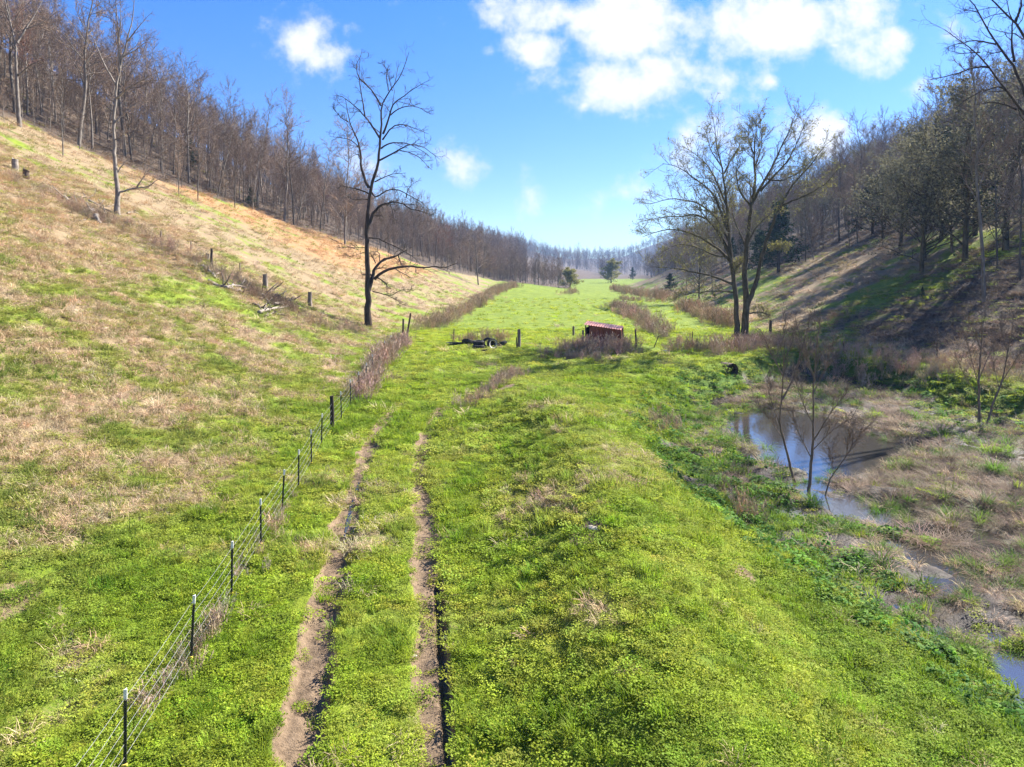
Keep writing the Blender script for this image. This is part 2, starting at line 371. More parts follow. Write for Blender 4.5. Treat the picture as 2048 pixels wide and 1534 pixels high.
def water_mat(name, c):
    t = NT(name); n = t.noise(5, 3, .5, t.scale(t.pos(), (1, .6, 1))); b = t.bump(n, .12, .02)
    m = t.pbsdf(c, .04, .5, 0, b); 
    for nd in m.node_tree.nodes:
        if nd.type == 'BSDF_PRINCIPLED': nd.inputs['IOR'].default_value = 2.5
    return m
M['water'] = water_mat('shallow_brown_water', (.045, .040, .034))

# ------------------------------------------------------------------ ground
def axis(a, b, s0, g, lo, hi):
    """spacing s0 between lo and hi, growing by factor g outside"""
    c = list(np.arange(lo, hi, s0)); s = s0; v = lo
    left = []
    while v > a: s = min(s * g, 30); v -= s; left.append(v)
    s = s0; v = c[-1]; r = []
    while v < b: s = min(s * g, 30); v += s; r.append(v)
    return np.array(left[::-1] + c + r)
xs = np.concatenate([axis(-900, -8.2, .12, 1.028, -22, -8.2), np.arange(-8.2 + .06, 0, .06), axis(0, 900, .13, 1.028, 0, 26)])
xs = np.unique(np.round(xs[(xs >= -900) & (xs <= 900)], 3)); xs = xs[np.concatenate([[True], np.diff(xs) > .02])]
ys = list(np.arange(-60, 8, 3.0)); v = 8.0
while v < 2500: ys.append(v); v += min(40, max(.10, .0062 * v))
ys = np.array(ys)
GX, GY = np.meshgrid(xs, ys)
gx, gy = GX.ravel(), GY.ravel()
gz = hgt(gx, gy)
fl = fields(gx, gy)
nr_, nc_ = GX.shape
idx = np.arange(nr_ * nc_).reshape(nr_, nc_)
Q = np.stack([idx[:-1, :-1], idx[:-1, 1:], idx[1:, 1:], idx[1:, :-1]], -1).reshape(-1, 4)
gm = mesh('ground', np.stack([gx, gy, gz], 1), [Q], M['ground'])
for nm, ch in (('coverA', ('tan', 'dirt', 'mud')), ('coverB', ('sed', 'leaf', 'rank'))):
    at = gm.attributes.new(nm, 'FLOAT_COLOR', 'POINT')
    at.data.foreach_set('color', np.stack([fl[ch[0]], fl[ch[1]], fl[ch[2]], np.ones_like(gx)], 1).astype(np.float32).ravel())
tag(link('ground', gm), 'grassy valley floor and hillsides with muddy wheel ruts', None, None, 'structure')
print('ground verts', len(gx))

def water(name, x0, x1, y0, y1, z, label):
    n = 12; X, Y = np.meshgrid(np.linspace(x0, x1, n), np.linspace(y0, y1, n)); i = np.arange(n * n).reshape(n, n)
    Qw = np.stack([i[:-1, :-1], i[:-1, 1:], i[1:, 1:], i[1:, :-1]], -1).reshape(-1, 4)
    tag(link(name, mesh(name, np.stack([X.ravel(), Y.ravel(), np.full(n * n, z)], 1), [Qw], M['water'])), label, None, None, 'structure')
water('pond_water', 4.5, 33, 8, 56, WL, 'shallow pond and wet channels in the marsh')
p = cast(1326, 700); water('stream_water', 13.2, 15.2, 60.5, 70, H1(14.1, 65) + .10, 'sliver of stream water on the lawn')
rt = np.array(RUT_A); wy = np.linspace(22, 27, 40); wx = np.interp(wy, rt[:, 1], rt[:, 0]) + .06; wz = hgt(wx, wy); ww = .075 * np.clip(np.sin((wy - 22) / 5 * np.pi), .05, 1) * (.6 + .8 * vnoise(wy * 1.3, wy * 0, 3))
for _ in range(3): wz[1:-1] = (wz[:-2] + wz[1:-1] + wz[2:]) / 3
rv = np.concatenate([np.stack([wx - ww, wy, wz + .012], 1), np.stack([wx + ww, wy, wz + .012], 1)])
tag(link('rut_water', mesh('rut_water', rv, [np.array([[i, i + 40, i + 41, i + 1] for i in range(39)])], M['water'])), 'thin trickle of water along the left wheel rut', None, None, 'structure')

# ------------------------------------------------------------------ scattering (stuff)
def scatter(name, sources, pts, rot, scl, col, label):
    me = bpy.data.meshes.new(name); me.vertices.add(len(pts)); me.vertices.foreach_set('co', np.asarray(pts, np.float32).ravel())
    a = me.attributes.new('rot', 'FLOAT_VECTOR', 'POINT'); a.data.foreach_set('vector', np.asarray(rot, np.float32).ravel())
    a = me.attributes.new('scl', 'FLOAT_VECTOR', 'POINT'); s = np.asarray(scl, np.float32)
    if s.ndim == 1: s = np.stack([s, s, s], 1)
    a.data.foreach_set('vector', s.ravel())
    a = me.attributes.new('vid', 'INT', 'POINT'); a.data.foreach_set('value', rng.integers(0, len(sources), len(pts)).astype(np.int32))
    if col is not None:
        a = me.attributes.new('tcol', 'FLOAT_COLOR', 'POINT'); a.data.foreach_set('color', np.concatenate([np.asarray(col, np.float32), np.ones((len(pts), 1), np.float32)], 1).ravel())
    o = link(name, me); tag(o, label, None, None, 'stuff')
    ng = bpy.data.node_groups.new(name + '_scatter', 'GeometryNodeTree')
    ng.interface.new_socket('Geometry', in_out='INPUT', socket_type='NodeSocketGeometry'); ng.interface.new_socket('Geometry', in_out='OUTPUT', socket_type='NodeSocketGeometry')
    N = ng.nodes; L = ng.links
    gi = N.new('NodeGroupInput'); go = N.new('NodeGroupOutput'); iop = N.new('GeometryNodeInstanceOnPoints'); jn = N.new('GeometryNodeJoinGeometry')
    for sm in sources:
        so = bpy.data.objects.new(sm.name, sm)          # never linked to the scene: only its mesh is used
        oi = N.new('GeometryNodeObjectInfo'); oi.inputs['Object'].default_value = so; oi.inputs['As Instance'].default_value = False
        g2 = N.new('GeometryNodeGeometryToInstance'); L.new(oi.outputs['Geometry'], g2.inputs[0]); L.new(g2.outputs[0], jn.inputs[0])
    def na(nm, ty):
        k = N.new('GeometryNodeInputNamedAttribute'); k.data_type = ty; k.inputs[0].default_value = nm; return k.outputs[0]
    L.new(gi.outputs[0], iop.inputs['Points']); L.new(jn.outputs[0], iop.inputs['Instance']); iop.inputs['Pick Instance'].default_value = True
    L.new(na('vid', 'INT'), iop.inputs['Instance Index'])
    e2r = N.new('FunctionNodeEulerToRotation'); L.new(na('rot', 'FLOAT_VECTOR'), e2r.inputs[0]); L.new(e2r.outputs[0], iop.inputs['Rotation'])
    L.new(na('scl', 'FLOAT_VECTOR'), iop.inputs['Scale']); L.new(iop.outputs[0], go.inputs[0])
    md = o.modifiers.new('scatter', 'NODES'); md.node_group = ng
    return o
def blades(n, rad, h, w, lean, seed, seg=2, hv=.4, flat=0.):
    """a tuft of bent blades"""
    g = np.random.default_rng(seed); V = []; Qs = []; Ts = []; k = 0
    for i in range(n):
        a = g.uniform(0, 6.283); r = rad * math.sqrt(g.uniform()); p = np.array([r * math.cos(a), r * math.sin(a), -.02])
        az = a + g.normal() * .9; L = h * g.uniform(1 - hv, 1 + hv); b = lean * g.uniform(.4, 1.4)
        el = math.pi / 2 - b * .5 - flat * g.uniform(.6, 1); side = np.array([-math.sin(az), math.cos(az), 0]) * w * .5
        pts = [p]
        for s in range(seg):
            d = np.array([math.cos(az) * math.cos(el), math.sin(az) * math.cos(el), math.sin(el)]); p = p + d * L / seg; pts.append(p); el -= b / seg * 1.3
            if el < -.3 and flat: el = -.1
        for s, q in enumerate(pts[:-1]): tw = 1 - .35 * s / seg; V += [q - side * tw, q + side * tw]
        V.append(pts[-1])
        for s in range(seg - 1): Qs.append([k + 2 * s, k + 2 * s + 1, k + 2 * s + 3, k + 2 * s + 2])
        Ts.append([k + 2 * seg - 2, k + 2 * seg - 1, k + 2 * seg]); k += 2 * seg + 1
    return np.array(V), Qs, Ts
def blade_mesh(nm, mat, *a, **k):
    V, q, t = blades(*a, **k); return mesh(nm, V, [q, t] if len(q) else [t], mat, None, False)
def leafpatch(nm, mat, n, rad, h, s, seed, dome=.3):
    g = np.random.default_rng(seed); V = []; Qs = []
    for i in range(n):
        a = g.uniform(0, 6.283); r = rad * math.sqrt(g.uniform()); z = h * (1 - dome * (r / rad) ** 2) * g.uniform(.25, 1.0)
        c = np.array([r * math.cos(a), r * math.sin(a), z]); nv = g.normal(size=3) * .38 + np.array([0, 0, 1]); nv /= np.linalg.norm(nv)
        t = np.cross(nv, g.normal(size=3)); t /= np.linalg.norm(t); b = np.cross(nv, t); q = s * g.uniform(.6, 1.3)
        k = len(V); V += [c - t * q, c - b * q * .6 + t * .1 * q, c + t * q + nv * q * .2, c + b * q * .6]; Qs.append([k, k + 1, k + 2, k + 3])
    return mesh(nm, np.array(V), [Qs], mat, None, False)
def stalks(nm, mat, n, rad, h, w, seed, sub=4):
    """a clump of tall dry weed stalks with side sprigs, thin three-sided stems"""
    g = np.random.default_rng(seed); P = []; Rr = []; P2 = []; R2 = []
    for i in range(n):
        a = g.uniform(0, 6.283); r = rad * math.sqrt(g.uniform()); L = h * g.uniform(.5, 1.1); ln = g.normal(size=2) * .16
        t = np.linspace(0, 1, 4)[:, None]; b = np.array([r * math.cos(a), r * math.sin(a), -.03])
        p = b + t * np.array([ln[0] * L, ln[1] * L, L]) + t * t * np.array([g.normal() * .08 * L, g.normal() * .08 * L, -.05 * L])
        P.append(p); Rr.append(np.linspace(w, w * .4, 4))
        for j in range(sub):
            u = g.uniform(.35, 1); q = b + u * (p[-1] - b); az = g.uniform(0, 6.283); l = L * .22 * g.uniform(.5, 1.3)
            d = np.array([math.cos(az) * .6, math.sin(az) * .6, .8]); P2.append(np.stack([q, q + d * l * .5, q + d * l + np.array([0, 0, -.1 * l])])); R2.append(np.array([w * .9, w * 1.5, w * .6]))
    m = MB(); V, q = tubes(np.array(P), np.array(Rr), 3); m.add(V, q); V, q = tubes(np.array(P2), np.array(R2), 3); m.add(V, q)
    return m.mesh(nm, mat, False)

src_grass = [blade_mesh('grass_tuft', M['blade'], 46, .13, .17, .012, .9, s) for s in range(4)]
src_clover = [leafpatch('clover_patch', M['blade'], 110, .20, .085, .0185, s) for s in range(4)]
src_dock = [leafpatch('dock_patch', M['blade'], 46, .26, .24, .055, s + 9, .7) for s in range(3)]
src_dry = [blade_mesh('dry_tuft', M['dryblade'], 52, .19, .22, .0085, 1.5, s + 20, 3) for s in range(4)]
src_mat = [blade_mesh('reed_mat', M['dryblade'], 60, .35, .75, .013, .5, s + 30, 3, .5, 1.15) for s in range(4)]
src_weed = [stalks('weed_clump', M['dryblade'], 15, .32, 1.2, .0085, s + 40) for s in range(4)]
src_rush = [blade_mesh('rush_tuft', M['blade'], 80, .16, .42, .012, 1.3, s + 50, 3) for s in range(3)]

def samp(y0, y1, dens, pad=6, k=.76):
    """random points in the wedge of ground between two distances, dens per square metre"""
    A = (y1 - y0) * (k * (y0 + y1) + 2 * pad); n = int(A * dens)
    yy = rng.uniform(y0, y1, int(n * 1.2)); ww = k * yy + pad; keep = rng.uniform(size=len(yy)) < ww / (k * y1 + pad)
    yy = yy[keep]; xx = rng.uniform(-1, 1, len(yy)) * (k * yy + pad); return xx, yy
def jit(c, n, s=.16):
    c = np.broadcast_to(np.asarray(c, float), (n, 3)); return np.clip(c * (1 + rng.normal(size=(n, 1)) * s) * (1 + rng.normal(size=(n, 3)) * s * .35), .004, 1)
def lerp(a, b, t): return np.asarray(a) * (1 - t[:, None]) + np.asarray(b) * t[:, None]
def place(name, src, x, y, s, col, label, tilt=.15, sink=0., squash=True):
    n = len(x); z = hgt(x, y) - sink
    rot = np.stack([rng.normal(size=n) * tilt, rng.normal(size=n) * tilt, rng.uniform(0, 6.283, n)], 1)
    print(name, n)
    s = np.asarray(s); s = np.stack([s, s, s * np.clip(1.25 - y / 90, .45, 1)], 1) if squash else s
    return scatter(name, src, np.stack([x, y, z], 1), rot, s, col, label)
def pool(bands):
    X = []; Y = []; S = []
    for y0, y1, d, s in bands:
        x, y = samp(y0, y1, d); X.append(x); Y.append(y); S.append(np.full(len(x), s) * np.exp(np.clip(rng.normal(size=len(x)), -2, 1.6) * .28))
    return np.concatenate(X), np.concatenate(Y), np.concatenate(S)
def greens(x, y, f):
    n = len(x); t = np.clip(.52 + 1.9 * f['n2'] + 1.5 * f['n1'] + rng.normal(size=n) * .18, 0, 1)
    t = np.clip(t + .35 * sst(40, 75, y), 0, 1); c = lerp(G_LO, G_HI, t); c = lerp(c, (.30, .29, .085), .55 * sst(1, 6, f['u']))
    yel = np.clip(f['tan'] * 1.35 + rng.normal(size=n) * .07 - .06, 0, .75)
    return jit(lerp(c, (.31, .31, .08), yel), n)
# clover and short leafy grass
x, y, s = pool([(8, 18, 44, 1.0), (18, 30, 26, 1.25), (30, 48, 11, 1.8), (48, 80, 3.0, 2.6)])
f = fields(x, y); wv = hgt(x, y) > WL + .02
pk = np.clip(1.15 - f['tan'] * 1.1, 0, 1) * (1 - .94 * f['dirt']) * (1 - .9 * f['mud']) * (1 - .8 * f['leaf']) * (1 - .8 * sst(3, 6.5, f['bd'] + 4 * f['n2']))
k = (rng.uniform(size=len(x)) < pk) & wv
place('clover', src_clover, x[k], y[k], s[k], greens(x[k], y[k], {q: v[k] for q, v in f.items()}), 'low green clover and leafy turf')
# grass tufts
x, y, s = pool([(8, 18, 20, 1.0), (18, 30, 13, 1.3), (30, 48, 6, 1.8), (48, 80, 2.0, 2.2), (80, 150, .5, 3.0)])
f = fields(x, y); wv = hgt(x, y) > WL - .03
cl = fbm(x / .9, y / .9, 91, 3)
pk = np.clip(1.2 - f['tan'], 0, 1) * sst(.40, .62, cl + .12 * (f['u'] > 0)) * (1 - .95 * f['dirt']) * (1 - .75 * f['mud']) * (1 - .85 * f['leaf']) * (1 - .8 * sst(3, 6.5, f['bd'] + 4 * f['n2']))
k = (rng.uniform(size=len(x)) < pk) & wv; fk = {q: v[k] for q, v in f.items()}
gcol = greens(x[k], y[k], fk); gcol = gcol * lerp((1, 1, 1), (.55, .72, .6), np.clip(cl[k] * 2.4 - 1.0, 0, 1) * (1 - sst(30, 60, y[k])))
place('grass', src_grass, x[k], y[k], s[k] * (.8 + .9 * np.clip(cl[k] - .4, 0, 1)), gcol, 'tufts of fresh green grass')
# dead grass
x, y, s = pool([(8, 18, 22, 1.0), (18, 30, 15, 1.25), (30, 48, 8, 1.7), (48, 80, 3.6, 2.4), (80, 170, .7, 3.6)])
f = fields(x, y); wv = hgt(x, y) > WL + .02
pk = np.clip(sst(.34, .75, np.maximum(f['tan'], f['sed'])) + .35 * f['leaf'] + .012 + .22 * sst(1.5, 4, f['bd']), 0, 1) * (1 - f['dirt']) * (1 - .6 * f['mud'])
k = (rng.uniform(size=len(x)) < pk) & wv; fk = {q: v[k] for q, v in f.items()}
t = np.clip(.5 + rng.normal(size=k.sum()) * .3 + fk['n1'] * .8, 0, 1); c = lerp(T_LO, T_HI, t)
c = lerp(c, (.50, .37, .23), np.clip(.4 + 1.6 * fk['n2'], 0, .8)); c = lerp(c, (.56, .35, .17), np.clip(fk['sed'] * .9, 0, 1)); c = lerp(c, (.16, .115, .077), np.clip(fk['leaf'], 0, .9))
place('dead_grass', src_dry, x[k], y[k], s[k], jit(c, len(c)), 'pale dead grass lying through the pasture')
# dark leafy plants and rushes round the marsh
x, y, s = pool([(8, 20, 11, .9), (20, 34, 8, 1.1), (34, 58, 3.0, 1.5)])
f = fields(x, y); zz = hgt(x, y)
pk = sst(.15, .6, f['rank'] + .5 * f['n2']) * (zz > WL + .03)
k = rng.uniform(size=len(x)) < pk
place('marsh_plants', src_dock, x[k], y[k], np.minimum(s[k], 1.5), jit(lerp((.04, .12, .014), (.15, .28, .03), rng.uniform(size=k.sum())), k.sum(), .2), 'dark glossy broad leaved plants edging the marsh')
x, y, s = pool([(8, 20, 5, .8), (20, 34, 2.0, 1.0), (34, 58, 1.0, 1.4)])
f = fields(x, y); zz = hgt(x, y); cl = fbm(x / 1.6, y / 1.6, 97, 3)
k = (rng.uniform(size=len(x)) < sst(-.5, 1.5, f['bd']) * sst(.44, .62, cl)) & (zz > WL - .10) & (zz < WL + .45)
place('rushes', src_rush, x[k], y[k], s[k], jit(lerp((.06, .15, .014), (.17, .27, .03), rng.uniform(size=k.sum())), k.sum(), .15), 'bright green rush tufts in the wet ground')
x, y, s = pool([(12, 20, 13, .7), (20, 34, 12, .8), (34, 58, 5, 1.2)])
f = fields(x, y); zz = hgt(x, y); cl = fbm(x / 3.0, y / 3.0, 99, 3)
k = (rng.uniform(size=len(x)) < (.40 + .60 * sst(12, 16, x)) * sst(1.0, 3.2, f['bd']) * sst(.30, .48, cl + .12 * np.exp(-((x - 17) / 5) ** 2 - ((y - 27) / 6) ** 2))) & (zz > WL - .02)
place('fallen_reeds', src_mat, x[k], y[k], np.minimum(s[k], 1.3) * .8, jit(lerp((.12, .085, .055), (.32, .245, .165), rng.uniform(size=k.sum())), k.sum(), .2), 'matted grey brown fallen reeds in the marsh')
# tall dry weeds in strips
X = []; Y = []; S = []; CC = []
PINK, BRN = (.46, .345, .25), (.45, .335, .215)
for pts, wid, n, sc, c in [
    ([(728, 800), (752, 745), (785, 700), (812, 690)], .7, 150, 1.15, PINK), ([(845, 662), (900, 638), (950, 612), (985, 588), (1028, 574)], 1.4, 520, 1.25, BRN),
    ([(1128, 700), (1180, 702), (1265, 700)], 1.1, 150, .95, (.52, .39, .27)), ([(1320, 680), (1300, 655), (1265, 630), (1228, 612)], 1.5, 330, 1.1, PINK),
    ([(1375, 618), (1420, 636), (1460, 655)], 1.6, 230, 1.5, BRN), ([(1545, 690), (1640, 712), (1700, 726), (1800, 735), (1900, 738), (2060, 748)], 1.9, 340, .8, PINK),
    ([(1225, 578), (1290, 592), (1350, 606)], 2.2, 260, 1.6, BRN), ([(930, 812), (985, 778), (1045, 750)], .45, 120, .6, PINK), ([(1415, 705), (1480, 700), (1530, 685)], 1.2, 110, 1.0, PINK),
    ([(560, 628), (630, 652), (720, 662)], .9, 120, .75, BRN), ([(500, 590), (560, 612), (610, 632)], 1.0, 110, .7, (.27, .19, .125)), ([(140, 415), (200, 440), (250, 455)], 1.2, 110, .7, (.33, .24, .155)), ([(905, 684), (960, 682), (1010, 684)], .5, 40, 1.0, BRN), ([(1075, 716), (1120, 716), (1205, 722)], .6, 70, .75, PINK),
    ([(0, 350), (120, 400), (240, 450), (330, 490), (420, 540), (520, 588)], 1.5, 330, .7, BRN), ([(1290, 855), (1345, 860)], 1.0, 26, .6, PINK), ([(1480, 1035), (1510, 1020)], .5, 14, .7, BRN),
    ([(300, 1430), (345, 1380), (400, 1300), (440, 1230)], .35, 30, .5, PINK), ([(470, 1180), (520, 1110), (560, 1040), (600, 970)], .3, 26, .4, PINK),
    ([(1340, 690), (1400, 705)], 1.0, 60, .8, BRN), ([(1130, 590), (1150, 585)], 2.0, 40, 1.2, BRN), ([(1240, 600), (1300, 604)], 1.2, 60, .8, PINK), ([(1640, 640), (1700, 640)], 1.5, 30, .5, BRN)]:
    W = np.array(casts(pts)); L = np.concatenate([[0], np.cumsum(np.hypot(*np.diff(W, axis=0).T))]); t = rng.uniform(0, L[-1], n)
    lum = fbm(t / 1.7, t * 0 + len(X), 7, 2)
    X.append(np.interp(t, L, W[:, 0]) + rng.normal(size=n) * wid * .6); Y.append(np.interp(t, L, W[:, 1]) + rng.normal(size=n) * wid); S.append(sc * rng.uniform(.6, 1.15, n) * (.6 + .8 * lum)); CC.append(jit(c, n, .2))
x = np.concatenate(X); y = np.concatenate(Y); place('dry_weeds', src_weed, x, y, np.concatenate(S), np.concatenate(CC), 'tall brown dry weeds standing in strips', squash=False)

# ------------------------------------------------------------------ trees
def resample(P, n):
    P = np.asarray(P, float); L = np.concatenate([[0], np.cumsum(np.linalg.norm(np.diff(P, axis=0), axis=1))]); t = np.linspace(0, L[-1], n)
    Qp = np.stack([np.interp(t, L, P[:, i]) for i in range(3)], 1)
    for _ in range(2): Qp[1:-1] = .25 * Qp[:-2] + .5 * Qp[1:-1] + .25 * Qp[2:]
    return Qp
def kids(P, Rr, k, m, t0, t1, ang, lr, rr, wig, up, g, rmin, fall=.5, lmin=0., lmax=99, bow=0.):
    B, n, _ = P.shape
    t = t0 + (t1 - t0) * ((np.arange(k)[None] + g.uniform(size=(B, k))) / k); fi = t * (n - 1); i = np.minimum(fi.astype(int), n - 2); fr = (fi - i)[..., None]
    b = np.arange(B)[:, None]; p = P[b, i] * (1 - fr) + P[b, i + 1] * fr; r = Rr[b, i] * (1 - fr[..., 0]) + Rr[b, i + 1] * fr[..., 0]
    T = P[b, i + 1] - P[b, i]; T /= np.linalg.norm(T, axis=2, keepdims=True) + 1e-9
    Lp = np.linalg.norm(np.diff(P, axis=1), axis=2).sum(1)[:, None]
    v = g.normal(size=(B, k, 3)); v -= (v * T).sum(2, keepdims=True) * T; v /= np.linalg.norm(v, axis=2, keepdims=True) + 1e-9
    a = (ang * (1 + .3 * g.normal(size=(B, k))))[..., None]; d = np.cos(a) * T + np.sin(a) * v; d[..., 2] += up; d /= np.linalg.norm(d, axis=2, keepdims=True)
    L = np.clip(lr * Lp * (1 - fall * t) * g.uniform(.65, 1.25, (B, k)), lmin, lmax)
    p = p.reshape(-1, 3); d = d.reshape(-1, 3); L = L.reshape(-1, 1); r = r.reshape(-1)
    out = [p]
    for s in range(m - 1):
        p = p + d * L / (m - 1); out.append(p); d = d + g.normal(size=d.shape) * wig; d[:, 2] += bow; d /= np.linalg.norm(d, axis=1, keepdims=True)
    r0 = np.minimum(np.maximum(r * rr, rmin), r + .002)[:, None]
    return np.stack(out, 1), r0 * np.linspace(1, .35, m)[None] + 0 * L
def leaves(tw, g, n, s, m, spread=.12):
    """small leaf faces along twigs"""
    B = len(tw); i = g.integers(0, B, n); j = g.integers(1, tw.shape[1], n); c = tw[i, j] + g.normal(size=(n, 3)) * spread
    a = g.normal(size=(n, 3)); a /= np.linalg.norm(a, axis=1, keepdims=True); b = np.cross(a, g.normal(size=(n, 3))); b /= np.linalg.norm(b, axis=1, keepdims=True)
    q = (s * g.uniform(.6, 1.4, n))[:, None]; V = np.stack([c - a * q, c - b * q * .6, c + a * q, c + b * q * .6], 1).reshape(-1, 3)
    m.add(V, np.arange(4 * n).reshape(-1, 4), m=1)
def tree_meshes(nm, lv, bark, twig, leafm=None, nleaf=0, lsize=.05, seed=0, sides=(10, 6, 5, 3, 3), spread=.12):
    """lv: list of (P, R) by level -> trunk mesh (levels 0-1) and crown mesh (the rest)"""
    g = np.random.default_rng(seed); a = MB(); b = MB()
    for i, (P, Rr) in enumerate(lv):
        V, q = tubes(P, Rr, sides[min(i, len(sides) - 1)]); (a if i < 2 else b).add(V, q)
    if nleaf: leaves(lv[-1][0], g, nleaf, lsize, b, spread)
    return a.mesh(nm + '_trunk', bark), b.mesh(nm + '_crown', [twig, leafm] if leafm else twig, False)
def forest_tree(seed, Hh, r0, start, npr, lr, ang, ntw=(9, 5), twr=.023, lean=.04, fork=False):
    g = np.random.default_rng(seed); n = 12; t = np.linspace(0, 1, n)[:, None]
    P = np.concatenate([np.cumsum(g.normal(size=(n, 2)) * .012 * Hh, 0) * t + t * g.normal(size=2) * lean * Hh, t * Hh], 1)[None]; P[:, 0, 2] = -.8
    Rr = (r0 * (1 - .86 * np.linspace(0, 1, n)) + .12 * r0 * np.exp(-np.linspace(0, 1, n) * 25))[None]
    l1 = kids(P, Rr, npr, 7, start, .99, ang, lr, .42, .16, .25, g, .03, .62, .8, 9, .06)
    l2 = kids(*l1, ntw[0], 5, .22, 1, .75, .42, .5, .2, .12, g, twr * 1.3, .45, .5, 4, .05)
    l3 = kids(*l2, ntw[1], 4, .2, 1, .7, .5, .6, .22, .10, g, twr, .4, .4, 1.8, .04)
    return [(P, Rr), l1, l2, l3]
def thing_tree(name, tm, cm, loc, rz, sc, label, cat='tree', group=None):
    e = bpy.data.objects.new(name, None); C.objects.link(e); e.location = loc; e.rotation_euler = (0, 0, rz); e.scale = sc if isinstance(sc, tuple) else (sc,) * 3; e.empty_display_size = .1
    tag(e, label, cat, group); link('trunk', tm, e)
    if cm: link('crown', cm, e)
    return e

# --- traced trees: main limbs follow the photograph, at their own distance, with limbs reaching toward and away
def traced(nm, base_px, limbs, bark, twig, spec, seed, dep=None, yspread=.45):
    g = np.random.default_rng(seed); bx, by = cast(*base_px); D = by if dep is None else dep
    if dep is not None: bx = (base_px[0] - CX) / FPX * D
    bz = H1(bx, by if dep is None else D); main = []; subs = []
    zoff = bz - (ZC - (base_px[1] - H0) / FPX * D)
    def w(px, py, off): d = D + off; return np.array([(px - CX) / FPX * d - bx, off, ZC - (py - H0) / FPX * d + zoff * max(0, 1 - (base_px[1] - py) / 150.) - bz])
    done = []
    for li, (pts, r0, r1) in enumerate(limbs):
        pts = np.array(pts, float)
        if li == 0: o0 = 0; k = 0.
        else:
            # start at the depth of the nearest already built limb point
            best = min(((np.hypot(*(q[0] - pts[0])), q[1]) for q in done), key=lambda z: z[0]); o0 = best[1]; k = g.uniform(-1, 1) * yspread
            if abs(k) < .12: k = .2 * np.sign(k + 1e-6)
        L = np.concatenate([[0], np.cumsum(np.hypot(*np.diff(pts, axis=0).T))]) * D / FPX
        off = o0 + k * L if li else .02 * L
        W = np.array([w(p[0], p[1], o) for p, o in zip(pts, off)])
        if li == 0: W[0, 2] = -.5
        for p, o in zip(pts, off): done.append((p, o))
        for a in range(len(pts) - 1):
            for tt in (.33, .66): done.append((pts[a] * (1 - tt) + pts[a + 1] * tt, off[a] * (1 - tt) + off[a + 1] * tt))
        n = 40 if li < spec.get('trunks', 1) else 16; Pn = resample(W, n); Pn[1:-1] += g.normal(size=(n - 2, 3)) * min(.03, r0 * .2)
        rad = np.linspace(0, 1, n); Rn = (r0 + (r1 - r0) * rad ** .8) * (spec.get('fat0', 1) if li == 0 else spec.get('fat', 1.2))
        if li == 0: Rn = Rn + r0 * .35 * np.exp(-rad * 28)
        (main if li < spec.get('trunks', 1) else subs).append((Pn, Rn))
    lv0 = (np.array([m[0] for m in main]), np.array([m[1] for m in main])); lv1 = (np.array([m[0] for m in subs]), np.array([m[1] for m in subs]))
    allP = np.concatenate([lv1[0], lv0[0][:, 20:][:, np.linspace(0, 19, 16).round().astype(int)]]) if spec.get('top', True) else lv1[0]
    allR = np.concatenate([lv1[1], lv0[1][:, 20:][:, np.linspace(0, 19, 16).round().astype(int)]]) if spec.get('top', True) else lv1[1]
    if spec.get('top', True):
        tp = np.array([resample(m[0][20:], 16) for m in main]); allP = np.concatenate([lv1[0], tp])
    k2, k3, k4 = spec['k']; tw = spec['tw']; s2 = spec.get('len', (.32, .5, .55))
    l2 = kids(allP, allR, k2, 7, .2, 1, spec.get('ang', .8), s2[0], .5, spec.get('wig', .22), spec.get('up', .1), g, tw * 2, .45, .5, spec.get('max', 3.2), .02)
    l3 = kids(*l2, k3, 5, .2, 1, .75, s2[1], .6, .24, spec.get('up', .1), g, tw * 1.3, .4, .35, 1.6, .0)
    l4 = kids(*l3, k4, 4, .2, 1, .7, s2[2], .6, .24, .08, g, tw, .3, .2, .9, .0)
    tm, cm = tree_meshes(nm, [lv0, lv1, l2, l3, l4], bark, twig, spec.get('leafm'), spec.get('nleaf', 0), spec.get('lsize', .05), seed, (12, 8, 5, 3, 3), spec.get('spread', .1))
    return tm, cm, (bx, by if dep is None else D, bz)
def zz(x0, y0, s, pts): return [(x0 + a / s, y0 + b / s) for a, b in pts]
A = lambda p: zz(640, 80, 5.113, p)
B2 = lambda p: zz(640, 370, 5.113, p)
trunk_pts = B2([(490, 1440), (490, 1200), (487, 1000), (482, 700), (480, 450), (492, 250), (510, 100), (520, 30)]) + A([(540, 1460), (575, 1340), (600, 1250), (605, 1100), (615, 1000), (635, 920), (630, 830), (615, 740), (620, 670), (680, 560), (760, 460), (830, 370), (875, 250), (880, 180), (910, 120)])
